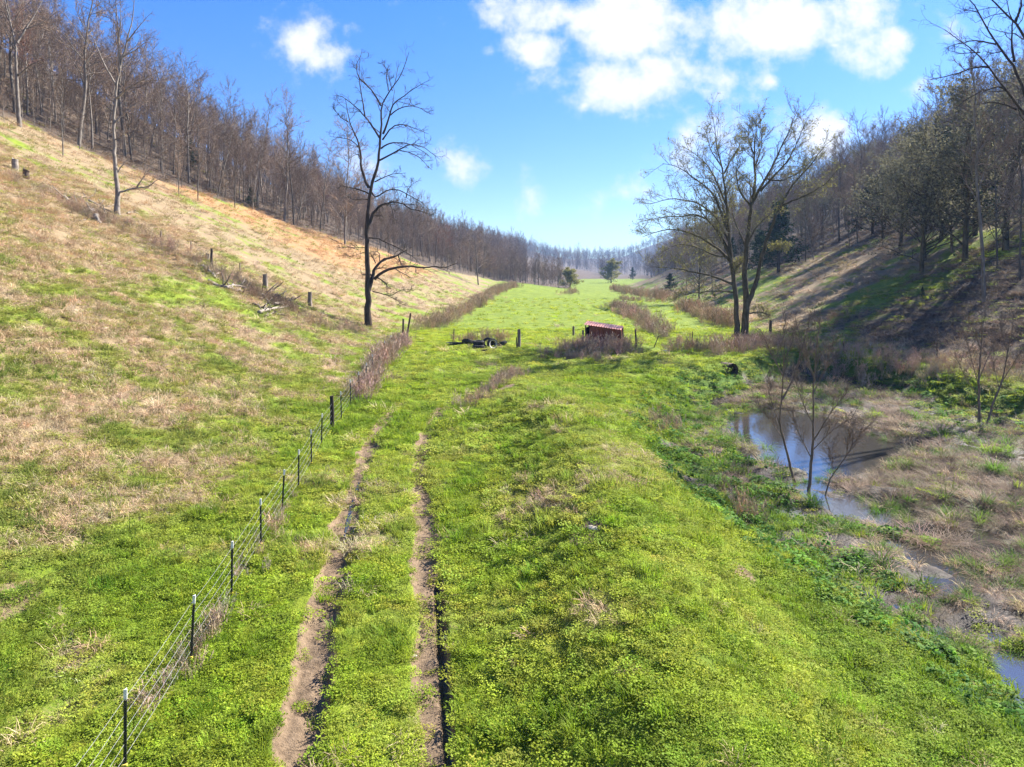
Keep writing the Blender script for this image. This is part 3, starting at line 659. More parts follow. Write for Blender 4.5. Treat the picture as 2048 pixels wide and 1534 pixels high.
walnut = [(trunk_pts, .36, .02),
    (A([(620, 670), (580, 590), (520, 500), (450, 440), (395, 400), (360, 260), (380, 210), (435, 160), (430, 90)]), .085, .015),
    (A([(610, 1000), (540, 890), (460, 780), (370, 690), (290, 620), (230, 570), (150, 570)]), .10, .015), (A([(460, 780), (440, 650), (415, 500), (400, 400), (405, 200)]), .07, .015),
    (A([(500, 1510), (440, 1400), (410, 1280), (425, 1150), (390, 1040), (360, 960), (310, 890), (290, 800), (280, 720), (260, 600)]), .14, .02), (A([(290, 840), (210, 790), (130, 690)]), .05, .012), (A([(390, 1090), (320, 1020), (220, 1000), (100, 985)]), .05, .012),
    (A([(645, 960), (690, 850), (715, 770), (725, 670), (790, 610), (870, 570), (940, 510), (1010, 470), (1060, 430), (1130, 410)]), .10, .012), (A([(720, 770), (800, 700), (900, 675), (990, 675), (1060, 720), (1130, 760)]), .065, .012),
    (A([(640, 1020), (720, 900), (800, 855), (880, 865), (990, 915), (1110, 960)]), .08, .012), (A([(625, 1110), (680, 1060), (760, 1050), (890, 1050), (980, 1100), (1060, 1140), (1120, 1190)]), .08, .012),
    (A([(610, 1230), (700, 1180), (800, 1130), (890, 1065), (1000, 1075), (1080, 1100), (1150, 1170), (1230, 1220)]), .09, .012), (A([(820, 1130), (920, 1150), (1020, 1200), (1090, 1280), (1150, 1330)]), .05, .01), (A([(560, 1450), (640, 1410), (740, 1370), (880, 1360)]), .06, .015),
    (A([(700, 520), (680, 400), (680, 300), (630, 220)]), .05, .01), (A([(740, 520), (700, 360), (680, 290)]), .04, .01),
    (B2([(485, 450), (520, 330), (570, 240), (640, 190), (740, 170), (870, 190), (960, 200)]), .17, .03), (B2([(860, 195), (920, 250), (1020, 260), (1110, 300), (1190, 310)]), .06, .012),
    (B2([(520, 60), (560, 150), (600, 110), (640, 70), (720, 40), (800, 40), (860, 70), (920, 120), (1010, 150), (1080, 200), (1100, 240)]), .08, .015), (B2([(880, 130), (890, 70), (930, 0), (1000, -40)]), .05, .012),
    (B2([(490, 540), (580, 540), (680, 590), (780, 630), (860, 680), (950, 730), (1010, 790)]), .075, .015),
    (B2([(495, 1080), (535, 980), (540, 900), (570, 820), (640, 760), (740, 740), (830, 700), (900, 650)]), .20, .03), (B2([(560, 960), (610, 910), (700, 860), (830, 830), (950, 830), (1060, 855), (1180, 820), (1290, 855), (1400, 800)]), .15, .02), (B2([(800, 720), (820, 790), (845, 830)]), .06, .04),
    (B2([(580, 940), (650, 990), (690, 1020), (680, 1100)]), .07, .02), (B2([(540, 1090), (660, 1120), (720, 1145), (780, 1100), (860, 1060), (960, 1080)]), .05, .012), (B2([(720, 1145), (790, 1180), (850, 1230)]), .03, .01),
    (B2([(480, 640), (350, 640), (180, 640)]), .04, .01), (B2([(480, 680), (350, 720), (270, 740)]), .035, .01), (B2([(500, 90), (420, 50), (320, 30), (200, 0)]), .07, .015), (B2([(490, 150), (430, 140), (350, 155), (270, 110)]), .05, .012), (B2([(570, 800), (520, 700)]), .05, .03),
    (B2([(720, 200), (745, 280), (760, 370)]), .04, .01), (B2([(600, 210), (615, 280), (610, 350)]), .035, .01)]
tm, cm, loc = traced('walnut', (735, 652), walnut, M['bark_dark'], M['twig_dark'], dict(k=(9, 5, 4), tw=.010, len=(.33, .5, .55), max=2.3, wig=.28, up=.05), 3)
print('walnut', loc, len(cm.vertices)); WALNUT = loc
thing_tree('bare_tree', tm, cm, loc, 0, 1, 'tall dark leafless tree standing alone in the pasture with a forked low limb reaching right')
Cc = lambda p: zz(1250, 200, 3.068, p)
bigt = [(Cc([(690, 1490), (685, 1250), (665, 1080), (650, 960), (640, 830), (620, 600), (600, 420), (560, 280), (540, 110)]), .30, .02), (Cc([(735, 1450), (745, 1250), (735, 1080), (745, 900), (770, 680), (800, 500), (790, 300), (810, 110)]), .31, .02), (Cc([(748, 1270), (810, 1110), (835, 960), (880, 830), (950, 650), (1040, 500), (1150, 390), (1230, 270)]), .2, .02),
    (Cc([(660, 1130), (560, 1085), (400, 1050), (300, 1030), (150, 1025)]), .11, .015), (Cc([(655, 1000), (560, 900), (440, 830), (320, 790), (200, 800), (110, 840)]), .13, .015), (Cc([(645, 930), (560, 780), (450, 690), (340, 720), (230, 715), (120, 740)]), .12, .015), (Cc([(640, 870), (570, 730), (470, 640), (380, 610), (270, 600), (150, 640)]), .12, .015), (Cc([(630, 800), (560, 600), (480, 510), (400, 470), (330, 400), (230, 390)]), .12, .015), (Cc([(620, 640), (560, 500), (530, 430), (480, 370), (400, 310), (350, 280)]), .09, .012), (Cc([(610, 450), (640, 380), (700, 290), (720, 200)]), .07, .012),
    (Cc([(775, 640), (870, 470), (940, 330), (1000, 200), (1060, 60)]), .13, .015), (Cc([(830, 560), (920, 460), (1000, 380), (1060, 250), (1110, 130)]), .10, .015), (Cc([(770, 650), (700, 560), (680, 440), (700, 330)]), .09, .015), (Cc([(860, 480), (960, 500), (1080, 440), (1160, 350)]), .08, .012), (Cc([(950, 650), (1100, 590), (1230, 520), (1310, 420)]), .09, .012), (Cc([(660, 1110), (680, 1030), (720, 990)]), .09, .05), (Cc([(750, 1310), (830, 1300), (890, 1320)]), .06, .03), (Cc([(660, 1180), (560, 1170), (450, 1180), (320, 1200)]), .07, .012),
    (Cc([(655, 1000), (600, 860), (520, 750), (430, 650)]), .10, .015), (Cc([(640, 830), (600, 640), (560, 540), (470, 440)]), .10, .015), (Cc([(740, 900), (690, 780), (660, 700), (640, 560)]), .09, .015), (Cc([(650, 960), (560, 960), (440, 900), (330, 880), (230, 930)]), .09, .012), (Cc([(745, 900), (800, 780), (900, 690), (1000, 640)]), .09, .012), (Cc([(835, 960), (900, 920), (990, 900)]), .05, .012),
    (Cc([(600, 420), (520, 300), (500, 180)]), .06, .012), (Cc([(795, 420), (840, 280), (830, 120)]), .06, .012), (Cc([(795, 350), (750, 220), (770, 130)]), .05, .012)]
tm, cm, loc = traced('spreading', (1477, 686), bigt, M['bark_olive'], M['twig_olive'], dict(k=(17, 7, 4), tw=.0115, len=(.36, .5, .55), max=3.0, wig=.16, up=.25, trunks=3, leafm=M['leaf_yellow'], nleaf=14000, lsize=.06, spread=.1), 5)
print('bigtree', loc, len(cm.vertices)); BIGT = loc
thing_tree('bare_tree', tm, cm, loc, 0, 1, 'large spreading twin trunked tree with yellow buds at the edge of the bright lawn')
Dd = lambda p: zz(0, 0, 2.926, p)
lt = [(Dd([(690, 1270), (685, 1100), (670, 900), (665, 700), (680, 500), (700, 400), (740, 250), (780, 100), (790, -60)]), .27, .02), (Dd([(690, 1130), (780, 1100), (870, 1095), (920, 1050), (960, 1030)]), .10, .015), (Dd([(800, 1095), (845, 1030), (860, 980), (900, 950)]), .06, .012), (Dd([(688, 1010), (720, 960), (790, 900)]), .06, .012), (Dd([(668, 720), (740, 650), (800, 600), (860, 590)]), .08, .015), (Dd([(672, 580), (760, 510), (850, 460), (920, 420)]), .10, .015), (Dd([(680, 500), (600, 360), (560, 250), (520, 180)]), .09, .015), (Dd([(700, 400), (690, 250), (710, 100), (700, 0)]), .10, .015), (Dd([(668, 660), (600, 600), (540, 560)]), .06, .012), (Dd([(740, 250), (800, 170), (870, 90)]), .07, .012), (Dd([(720, 330), (800, 290), (880, 220)]), .06, .012), (Dd([(670, 820), (720, 790), (760, 720)]), .06, .012)]
tm, cm, loc = traced('slope_tree', (235, 428), lt, M['bark_grey'], M['twig'], dict(k=(7, 4, 3), tw=.011, len=(.34, .5, .55), max=3, wig=.18, up=.12), 8)
print('slopetree', loc); SLOPET = loc
thing_tree('bare_tree', tm, cm, loc, 0, 1, 'leafless tree with one crooked low limb beside the fallen log on the tan slope')
ft = [(Dd([(115, 735), (105, 600), (100, 480), (90, 260), (60, 130), (30, 20), (10, -80)]), .30, .03), (Dd([(100, 250), (160, 150), (220, 60), (260, -30)]), .13, .02), (Dd([(105, 440), (180, 380), (260, 340), (330, 330)]), .10, .015), (Dd([(60, 130), (30, 80), (-20, 40)]), .08, .015), (Dd([(95, 300), (40, 200), (0, 120)]), .09, .015), (Dd([(102, 430), (180, 450), (260, 500)]), .05, .012), (Dd([(150, 170), (230, 140), (310, 90)]), .07, .012)]
tm, cm, loc = traced('edge_tree', (39, 252), ft, M['bark_grey'], M['twig'], dict(k=(7, 4, 3), tw=.013, len=(.36, .5, .55), max=3.2, wig=.18, up=.12), 9)
thing_tree('bare_tree', tm, cm, loc, 0, 1, 'forked grey tree at the lower edge of the wood near the top left corner')
E = lambda p: zz(1700, 0, 4.382, p)
nt = [([(2150, 700), (2140, 520), (2105, 350), (2062, 210)] + E([(1525, 830), (1480, 700), (1440, 560), (1330, 450), (1270, 370), (1200, 260), (1140, 130), (1080, 30), (1030, -20)]), .30, .03), (([(2125, 420)] + E([(1640, 1100), (1480, 960), (1400, 830), (1300, 680), (1220, 590), (1150, 480), (1050, 400), (960, 380), (880, 330), (830, 260)])), .14, .012), (E([(1220, 590), (1130, 580), (1000, 620), (880, 660), (700, 700)]), .06, .012), ([(2120, 400), (2100, 200)] + E([(1640, 500), (1525, 300), (1450, 190), (1400, 110), (1300, 50), (1230, 0), (1180, -60)]), .18, .03), (E([(1440, 540), (1410, 370), (1430, 200), (1380, 50), (1370, -40)]), .07, .015), (E([(1280, 390), (1100, 350), (960, 380), (830, 420)]), .055, .01), (E([(1330, 450), (1240, 470), (1180, 490)]), .04, .01), (E([(1140, 460), (1080, 460), (970, 470), (860, 440)]), .035, .01), (E([(1400, 830), (1330, 750), (1150, 800), (1000, 880), (940, 940)]), .06, .012), (E([(1460, 960), (1370, 920), (1250, 890), (1100, 920)]), .06, .012), (E([(1450, 190), (1500, 60), (1490, -60)]), .08, .02), (E([(1130, 110), (1050, 90), (960, 100)]), .03, .01), (E([(1380, 110), (1250, 130), (1100, 200)]), .03, .01)]
tm, cm, loc = traced('corner_tree', (2150, 700), nt, M['bark_dark'], M['twig_dark'], dict(k=(6, 4, 3), tw=.007, len=(.28, .5, .55), max=2.4, wig=.2, up=.1), 12, dep=46)
thing_tree('bare_tree', tm, cm, loc, 0, 1, 'dark bare tree whose long limbs reach into the top right corner')
Fp = lambda p: zz(1200, 650, 2.415, p)
sap = [((1615, 980), [(Fp([(1005, 800), (1030, 550), (1030, 330), (1040, 150), (1060, 0), (1060, -60)]), .055, .008), (Fp([(1030, 560), (1110, 430), (1190, 330)]), .02, .004), (Fp([(1030, 480), (980, 380), (940, 260)]), .02, .004), (Fp([(1030, 330), (1090, 200), (1130, 80)]), .018, .004), (Fp([(1020, 640), (960, 520), (930, 450)]), .018, .004), (Fp([(1035, 250), (990, 140), (960, 50)]), .015, .004), (Fp([(1030, 600), (1130, 500), (1230, 440)]), .015, .004)], 'tallest straight sapling at the near edge of the pond'),
    ((1595, 965), [(Fp([(955, 765), (900, 600), (865, 470), (880, 330), (890, 150), (890, 0), (900, -50)]), .05, .007), (Fp([(880, 360), (940, 250), (980, 100), (1010, -20)]), .03, .005), (Fp([(866, 470), (820, 350), (800, 250)]), .016, .004), (Fp([(885, 250), (830, 140), (790, 60)]), .016, .004), (Fp([(880, 540), (830, 470), (770, 400)]), .012, .004), (Fp([(888, 180), (930, 80), (950, 0)]), .014, .004)], 'sapling with a kinked lower stem leaning over the pond'),
    ((1648, 990), [(Fp([(1070, 830), (1110, 740), (1190, 630), (1230, 560), (1290, 490)]), .028, .005), (Fp([(1190, 630), (1200, 560), (1220, 510)]), .012, .003), (Fp([(1130, 710), (1110, 640), (1110, 590)]), .010, .003)], 'short crooked sapling slanting right beside the pond'),
    ((1962, 850), [(Fp([(1830, 490), (1830, 250), (1850, 0), (1870, -110)]), .07, .01), (Fp([(1830, 300), (1790, 150), (1760, 30)]), .02, .005), (Fp([(1835, 250), (1890, 120), (1930, 20)]), .02, .005), (Fp([(1840, 120), (1800, 20), (1770, -40)]), .018, .004), (Fp([(1832, 350), (1770, 260), (1720, 160)]), .014, .004)], 'upright sapling beside the dark ditch right of the pond'),
    ((1972, 850), [(Fp([(1858, 490), (1900, 370), (1935, 300), (1970, 130), (1990, 30), (2000, -60)]), .055, .008), (Fp([(1940, 280), (2000, 180), (2040, 120)]), .018, .004), (Fp([(1930, 310), (1900, 200), (1900, 120)]), .016, .004), (Fp([(1970, 130), (1940, 40), (1930, -30)]), .014, .004)], 'slanting sapling right beside the upright one by the dark ditch')]
for i, (bp, lm, lab) in enumerate(sap):
    tm, cm, loc = traced('sapling', bp, lm, M['twig_pale'], M['twig_pale'], dict(k=(15, 5, 2), tw=.005, len=(.34, .45, .5), max=1.8, ang=.55, wig=.10, up=.30, fat=1.5, fat0=1.35), 30 + i, yspread=.35)
    thing_tree('sapling', tm, cm, loc, 0, 1, lab, 'sapling', 'saplings in the marsh')

# --- the woods
VAR = []
for i, (Hh, r0, stt, npr, lr, ang) in enumerate([(20, .19, .26, 26, .36, .95), (22, .19, .38, 24, .27, .75), (17, .16, .18, 28, .40, 1.0), (19, .15, .30, 26, .33, .9), (15, .09, .22, 24, .26, .65), (23, .24, .30, 28, .38, 1.0), (15, .13, .15, 28, .42, .95)]):
    lv = forest_tree(100 + i, Hh, r0, stt, npr, lr, ang, lean=.075)
    VAR.append(tree_meshes('wood_tree', lv, M['bark_grey'], M['twig'], None, 0, .05, i, (7, 5, 4, 3)))
RED = tree_meshes('red_tree', forest_tree(120, 18, .2, .4, 26, .32, .85), M['bark_grey'], M['twig_red'], None, 0, .05, 3, (7, 5, 4, 3))
THIN = []      # edge saplings of the wood: slim, upright, fine twigs
for i in range(3):
    THIN.append(tree_meshes('pole_tree', forest_tree(140 + i, 11, .085, .25, 26, .24, .5, (6, 4), .011, .03), M['bark_grey'], M['twig'], None, 0, .05, i, (6, 4, 3, 3)))
OLIVE = []
for i in range(3):
    lv = forest_tree(160 + i, 14 + i, .22, .07, 34, .50, 1.05, (7, 4), .014)
    OLIVE.append(tree_meshes('olive_tree', lv, M['bark_olive'], M['twig_dark'], M['leaf_olive'], 7000, .105, i, (8, 5, 4, 3), .28))
YEL = tree_meshes('budding_tree', forest_tree(171, 9, .16, .04, 36, .42, .95, (7, 4), .014), M['bark_olive'], M['twig'], M['leaf_yellow'], 9000, .14, 2, (8, 5, 4, 3), .22)
def cedar_mesh(seed, Hh, wr):
    g = np.random.default_rng(seed); n = 8; t = np.linspace(0, 1, n)
    P = np.stack([0 * t, 0 * t, t * Hh - .3], 1)[None]; Rr = (.14 * (1 - .9 * t))[None] * Hh / 8
    l1 = kids(P, Rr, 70, 4, .10, .99, 1.15, wr, .3, .1, .15, g, .02, .93, .2, 9); l2 = kids(*l1, 5, 3, .2, 1, .6, .4, .5, .1, .1, g, .012, .3, .2, 1.2)
    a = MB(); V, q = tubes(P, Rr, 7); a.add(V, q); b = MB(); V, q = tubes(*l1, 4); b.add(V, q); V, q = tubes(*l2, 3); b.add(V, q)
    leaves(l2[0], g, 5200, .10 * Hh / 8, b, .12 * Hh / 8); return a.mesh('cedar_trunk', M['bark_dark']), b.mesh('cedar_crown', [M['twig_dark'], M['needle']], False)
CED = [cedar_mesh(1, 9, .30), cedar_mesh(2, 8, .36)]

def screen(x, y, z): return CX + FPX * x / y, H0 - FPX * (z - ZC) / y
pts = []
def fill(mask, x0, x1, y0, y1, sp, seed):
    g = np.random.default_rng(seed); nx = int((x1 - x0) / sp); ny = int((y1 - y0) / sp); X, Y = np.meshgrid(np.arange(nx), np.arange(ny))
    x = x0 + (X.ravel() + g.uniform(-.1, 1.1, X.size)) * sp; y = y0 + (Y.ravel() + g.uniform(-.1, 1.1, X.size)) * sp
    k = mask(x, y); return x[k], y[k]
inv = lambda x, y: (y > 25) & (np.abs(x) < .85 * y + 30)
xa, ya = fill(lambda x, y: (wood_L(x, y) > 1) & (wood_L(x, y) < 95) & inv(x, y), -190, 10, 40, 330, 4.2, 1)
xb_, yb_ = fill(lambda x, y: (wood_R(x, y) > 2) & (wood_R(x, y) < 110) & inv(x, y), 25, 230, 45, 330, 5.8, 2)
xc_, yc_ = fill(lambda x, y: ((wood_L(x, y) > 0) & (wood_L(x, y) < 160) | (wood_R(x, y) > 0) & (wood_R(x, y) < 240)) & inv(x, y) & ((x < 3) | (x > 75) | (y > 480)) & ~((x > .018 * y) & (x < .125 * y)), -170, 430, 330, 760, 6.6, 3)
xe_, ye_ = fill(lambda x, y: inv(x, y) & (x > -16) & (x < 17 + (y - 255) * .10), -20, 40, 252, 345, 4.2, 6)
nbelt = len(xe_)
xc_ = np.concatenate([xc_, xe_]); yc_ = np.concatenate([yc_, ye_])
xd_, yd_ = fill(lambda x, y: inv(x, y) & (np.abs(x - .1 * y) < .45 * y), -500, 900, 780, 1650, 17, 4)
WX = np.concatenate([xa, xb_, xc_, xd_]); WY = np.concatenate([ya, yb_, yc_, yd_]); WS = np.concatenate([np.full(len(xa), 0), np.full(len(xb_), 1), np.full(len(xc_), 2), np.full(len(xd_), 3)])
WZ = hbase(WX, WY)
print('wood points', len(xa), len(xb_), len(xc_), len(xd_))
sx, sy = screen(WX, WY, WZ + 12); dist = np.hypot(WX, WY)
vis = (sx > -60) & (sx < 2110) & (sy > -120)
depth_in = np.where(WS == 0, wood_L(WX, WY), wood_R(WX, WY))
score = np.where(vis & (WS < 2), dist * (1 + depth_in / 60.), 1e9)
order = np.argsort(score); ind = order[:262]; ind = ind[score[ind] < 1e8]
isind = np.zeros(len(WX), bool); isind[ind] = True
g = np.random.default_rng(77)
for j in ind:
    side = WS[j]; x, y = WX[j], WY[j]
    u = g.uniform()
    if side == 1 and u < (.26 if y < 115 else .12): tm, cm = OLIVE[g.integers(3)]; lab, grp, cat = 'leafing olive tree among the shaded wood on the right slope', 'leafing trees in the right wood', 'tree'
    elif side == 1 and u < (.36 if y < 115 else .22): tm, cm = CED[g.integers(2)]; lab, grp, cat = 'dark evergreen cedar among the bare trees of the right wood', 'cedars in the right wood', 'cedar'
    elif side == 0 and u < .035: tm, cm = RED; lab, grp, cat = 'reddish budding tree among the grey trunks of the left wood', 'reddish trees in the left wood', 'tree'
    elif depth_in[j] < 7 and u < .6: tm, cm = THIN[g.integers(3)]; lab, grp, cat = (('slim pole tree along the lower edge of the left wood', 'pole trees edging the left wood', 'tree') if side == 0 else ('slim pole tree along the lower edge of the right wood', 'pole trees edging the right wood', 'tree'))
    else:
        tm, cm = VAR[g.integers(len(VAR))]; lab, grp, cat = (('bare grey brown tree within the wood on the left hillside', 'bare trees of the left wood', 'tree') if side == 0 else ('bare dark tree within the wood on the right hillside', 'bare trees of the right wood', 'tree'))
    s = g.uniform(.62, 1.2) * (1.04 - .36 * float(sst(90, 170, y)) if side == 0 else .84)
    nm = 'cedar_tree' if cat == 'cedar' else 'bare_tree' if 'bare' in grp or 'pole' in grp else 'budding_tree'
    thing_tree(nm, tm, cm, (x, y, hbase(x, y).item() - .1), g.uniform(0, 6.28), (s, s, s * g.uniform(.9, 1.12)), lab, 'tree', grp)
k = ~isind
allm = []
for tmv, cmv in VAR:
    V1 = np.empty(len(tmv.vertices) * 3, np.float32); tmv.vertices.foreach_get('co', V1); V2 = np.empty(len(cmv.vertices) * 3, np.float32); cmv.vertices.foreach_get('co', V2)
    mm = MB()
    for me, mi in ((tmv, 0), (cmv, 1)):
        Vv = np.empty(len(me.vertices) * 3, np.float32); me.vertices.foreach_get('co', Vv); q = np.empty(len(me.loops), np.int32); me.loops.foreach_get('vertex_index', q)
        pm = np.empty(len(me.polygons), np.int32); me.polygons.foreach_get('material_index', pm); q = q.reshape(-1, 4)
        Vv = Vv.reshape(-1, 3)
        if mi == 0: mm.add(Vv, q, m=0)
        else: mm.add(Vv, q[pm == 0], m=1); 
        if mi == 1 and (pm == 1).any(): mm.Q.append(q[pm == 1] + mm.n - len(Vv)); mm.mq.append(np.full((pm == 1).sum(), 2))
    mats = [m for m in tmv.materials] + [m for m in cmv.materials]
    allm.append(mm.mesh('wood_mass', mats, False))
n = k.sum(); sc = np.where(WS[k] == 3, 1.25, 1.0) * rng.uniform(.6, 1.2, n); sc = np.where(WS[k] == 0, sc * (1.0 - .34 * sst(90, 170, WY[k])), sc); sc = np.where(WS[k] == 1, sc * .84, sc); sc = np.where(WS[k] >= 2, sc * .8, sc); sc = np.where((WS[k] == 2) & (WY[k] < 346) & (WX[k] > -16), sc * .62, sc)
scatter('forest', allm, np.stack([WX[k], WY[k], WZ[k] - .1], 1), np.stack([0 * WX[k], 0 * WX[k], rng.uniform(0, 6.28, n)], 1), sc, None, 'the deeper leafless woods covering the hillsides')
# brushy understorey of the woods
xa, ya = fill(lambda x, y: (wood_L(x, y) > -1) & (wood_L(x, y) < 40) & inv(x, y), -120, 10, 50, 320, 2.7, 11)
xb_, yb_ = fill(lambda x, y: (wood_R(x, y) > 0) & (wood_R(x, y) < 45) & inv(x, y), 25, 150, 50, 320, 4.4, 12)
x = np.concatenate([xa, xb_]); y = np.concatenate([ya, yb_]); n = len(x)
thm = []
for tmv, cmv in THIN:
    mm = MB()
    for mi, me in enumerate((tmv, cmv)):
        Vv = np.empty(len(me.vertices) * 3, np.float32); me.vertices.foreach_get('co', Vv); q = np.empty(len(me.loops), np.int32); me.loops.foreach_get('vertex_index', q); mm.add(Vv.reshape(-1, 3), q.reshape(-1, 4), m=mi)
    thm.append(mm.mesh('undergrowth', [M['bark_grey'], M['twig']], False))
scatter('undergrowth', thm, np.stack([x, y, hbase(x, y) - .1], 1), np.stack([0 * x, 0 * x, rng.uniform(0, 6.28, n)], 1), rng.uniform(.22, .65, n), None, 'thin brushy undergrowth below the woods')

# --- single trees one can tell apart
def solo(px, py, meshes, hpx, label, rz=0., name='bare_tree', wide=1., cat='tree', group=None):
    x, y = cast(px, py); me = meshes[0]; top = max(v.co.z for v in meshes[1].vertices); s = hpx * y / FPX / top
    return thing_tree(name, meshes[0], meshes[1], (x, y, H1(x, y) - .05), rz, (s * wide, s * wide, s), label, cat, group)
solo(690, 492, VAR[6], 265, 'thick dark bare tree on the orange grass just behind the lone dark tree', 1, wide=1.1)
solo(957, 570, VAR[6], 115, 'bare tree standing alone where the left slope meets the far lawn', 2, wide=1.5)
solo(126, 312, THIN[0], 190, 'thin pale sapling growing alone above the green brush on the tan slope', .5)
solo(358, 392, THIN[1], 150, 'pale pole tree nearest the low limb tree below the left wood', 1.5); solo(396, 402, THIN[2], 185, 'tallest pale pole tree standing forward of the left wood', 2.5); solo(470, 415, THIN[0], 160, 'pale pole tree beside the small cedar below the left wood', 3); solo(505, 420, VAR[4], 185, 'slender grey tree just right of the small cedar', 1)
solo(577, 440, VAR[4], 150, 'slender tree above the middle of the orange grass band', 4); solo(640, 462, VAR[2], 190, 'straight grey tree just left of the thick tree on the orange grass', 5)
solo(502, 418, CED[1], 45, 'small dark cedar at the edge of the left wood above the orange grass', 0, 'cedar_tree'); solo(380, 345, CED[0], 70, 'dark cedar half hidden among pole trees on the left slope', 0, 'cedar_tree', 1.2)
solo(1140, 578, YEL, 46, 'rounded yellow green tree in the middle of the far lawn', 0, 'budding_tree', 1.9)
solo(1222, 566, YEL, 52, 'pale budding tree at the far end of the lawn by the right hill', 2, 'budding_tree', 1.7); solo(1265, 560, CED[1], 26, 'small round cedar beside the far right fence line', 1, 'cedar_tree', 1.2)
solo(1398, 598, OLIVE[0], 190, 'leafing tree with forked trunk behind the big spreading tree', 1, 'budding_tree', .8); solo(1372, 600, VAR[4], 150, 'slim tree left of the forked leafing tree behind the spreading tree', 1); solo(1425, 590, VAR[2], 120, 'bare tree right of the forked leafing tree behind the spreading tree', 1)
solo(1340, 585, CED[1], 40, 'low dark evergreen bush below the tan bank left of the spreading tree', 1, 'cedar_tree', 1.6)
solo(1557, 545, CED[0], 150, 'tall dark cedar on the right slope just right of the spreading tree', 1, 'cedar_tree', 1.5); solo(1520, 545, CED[1], 90, 'shorter dark cedar right behind the spreading tree', 2, 'cedar_tree', 1.3)
solo(1612, 522, VAR[6], 150, 'crooked bare tree on the sunlit right slope above the lawn', 1); solo(1628, 518, VAR[2], 150, 'slim bare tree beside the crooked one on the sunlit right slope', 2)
solo(1715, 492, VAR[6], 190, 'bare many stemmed tree at the top of the sunlit right slope', 3, wide=.8); solo(1700, 494, VAR[4], 140, 'thin leaning tree left of the many stemmed one on the right slope', 2)
solo(1800, 492, OLIVE[1], 250, 'big rounded olive leafed tree overhanging the shaded right slope', 0, 'budding_tree', 1.15); solo(1765, 478, OLIVE[2], 190, 'olive leafed tree on the left edge of the shaded right wood', 1, 'budding_tree', 1.1)
solo(1842, 545, OLIVE[2], 330, 'broad olive leafed tree in the middle of the shaded slope', 3, 'budding_tree', 1.25); solo(1930, 520, OLIVE[1], 380, 'broad dark leafing tree just behind the tall straight grey tree', 4, 'budding_tree', 1.25)
solo(2010, 500, OLIVE[0], 400, 'leafing tree above the twisted dark tree near the right edge', 5, 'budding_tree', 1.2); solo(1745, 470, CED[1], 120, 'dark cedar at the upper left corner of the shaded wood', 2, 'cedar_tree', 1.4); solo(1885, 470, CED[0], 230, 'dark cedar deep in the shaded wood above the broad olive tree', 2, 'cedar_tree', 1.4)
solo(1905, 505, VAR[0], 400, 'thick dark leaning tree high on the shaded right slope', 2, wide=.8); solo(1968, 602, VAR[1], 560, 'tall straight grey tree standing on the lower shaded right slope', 1, wide=.9)
solo(1996, 535, VAR[6], 330, 'twisted dark tree right of the tall grey tree on the shaded slope', 1, wide=.8); solo(2040, 560, VAR[3], 420, 'dark tree at the right edge of the photo on the shaded slope', 1, wide=.8)
solo(1845, 598, CED[1], 26, 'little dark cedar alone on the shaded right slope', 1, 'cedar_tree', .9); solo(1850, 520, OLIVE[0], 270, 'leafing tree between the leaning tree and the big olive one', 2, 'budding_tree', 1.0)
solo(1950, 470, CED[0], 260, 'tall cedar behind the tall grey tree on the right slope', 2, 'cedar_tree', 1.2)

# ------------------------------------------------------------------ fence
fx = [(250, 1536), (382, 1327), (463, 1192), (522, 1094), (564, 1027), (597, 978), (623, 932), (643, 892)]
fx2 = [(683, 838), (701, 812), (718, 792), (733, 772), (745, 752), (757, 736), (769, 718), (783, 706)]
FE = bpy.data.objects.new('wire_fence', None); C.objects.link(FE); b0 = cast(*fx[0]); FE.location = (b0[0], b0[1], H1(*b0))
tag(FE, 'wire fence on dark metal posts with white tips beside the ruts', 'fence'); FO = np.array(FE.location)
def tpost(h):
    m = MB(); m.box((0, 0, h / 2 - .2), (.055, .012, h + .4)); m.box((0, .026, h / 2 - .2), (.012, .04, h + .4))
    for z in np.arange(.2, h - .1, .1): m.box((0, -.010, z), (.02, .01, .025))
    return m.mesh('post', M['steel'], False)
tp = tpost(1.24); mc = MB(); mc.box((0, 0, 1.35), (.058, .015, .17)); mc.box((0, .0285, 1.35), (.015, .042, .17)); capm = mc.mesh('cap', M['white'], False)
mc = MB(); mc.box((0, -.02, .12), (.09, .05, .035)); clipm = mc.mesh('clip', M['clip'], False)
tops = []
def place_post(px, py, s=1., cap=True):
    x, y = cast(px, py); z = H1(x, y); o = link('post', tp, FE, (x - FO[0], y - FO[1], z - FO[2])); o.rotation_euler = (rng.normal() * .02, rng.normal() * .02, rng.normal() * .1); o.scale = (1, 1, s)
    link('cap', capm, o)
    if y < 32: link('clip', clipm, o)
    tops.append((x, y, z))
b = cast(60, 1840); tops.append((b[0], b[1], H1(*b))) if b else None
for q in fx: place_post(*q)
x, y = cast(664, 861); z = H1(x, y); m = MB(); m.tube([(0, 0, -.4), (.01, 0, .8), (-.02, 0, 1.62)], [.10, .095, .09], 10); link('post', auto(m.mesh('corner_post', M['dark_and_shade'])), FE, (x - FO[0], y - FO[1], z - FO[2]))['label'] = 'thick black wooden post'
tops.append((x, y, z))
for q in fx2: place_post(*q)
TP = np.array(tops); TP = TP[np.argsort(TP[:, 1])]
for hh in (.25, .48, .72, .98, 1.26):
    pl = []
    for a, b in zip(TP[:-1], TP[1:]):
        for t in np.linspace(0, 1, 7)[:-1]: p = a * (1 - t) + b * t; pl.append(p + np.array([0, -.02, hh - .10 * t * (1 - t) * (1 + .5 * math.sin(hh * 40))]))
    pl.append(TP[-1] + np.array([0, 0, hh])); m = MB(); m.tube(np.array(pl) - FO, .0042, 4, False); link('wire', m.mesh('wire', M['wire']), FE)

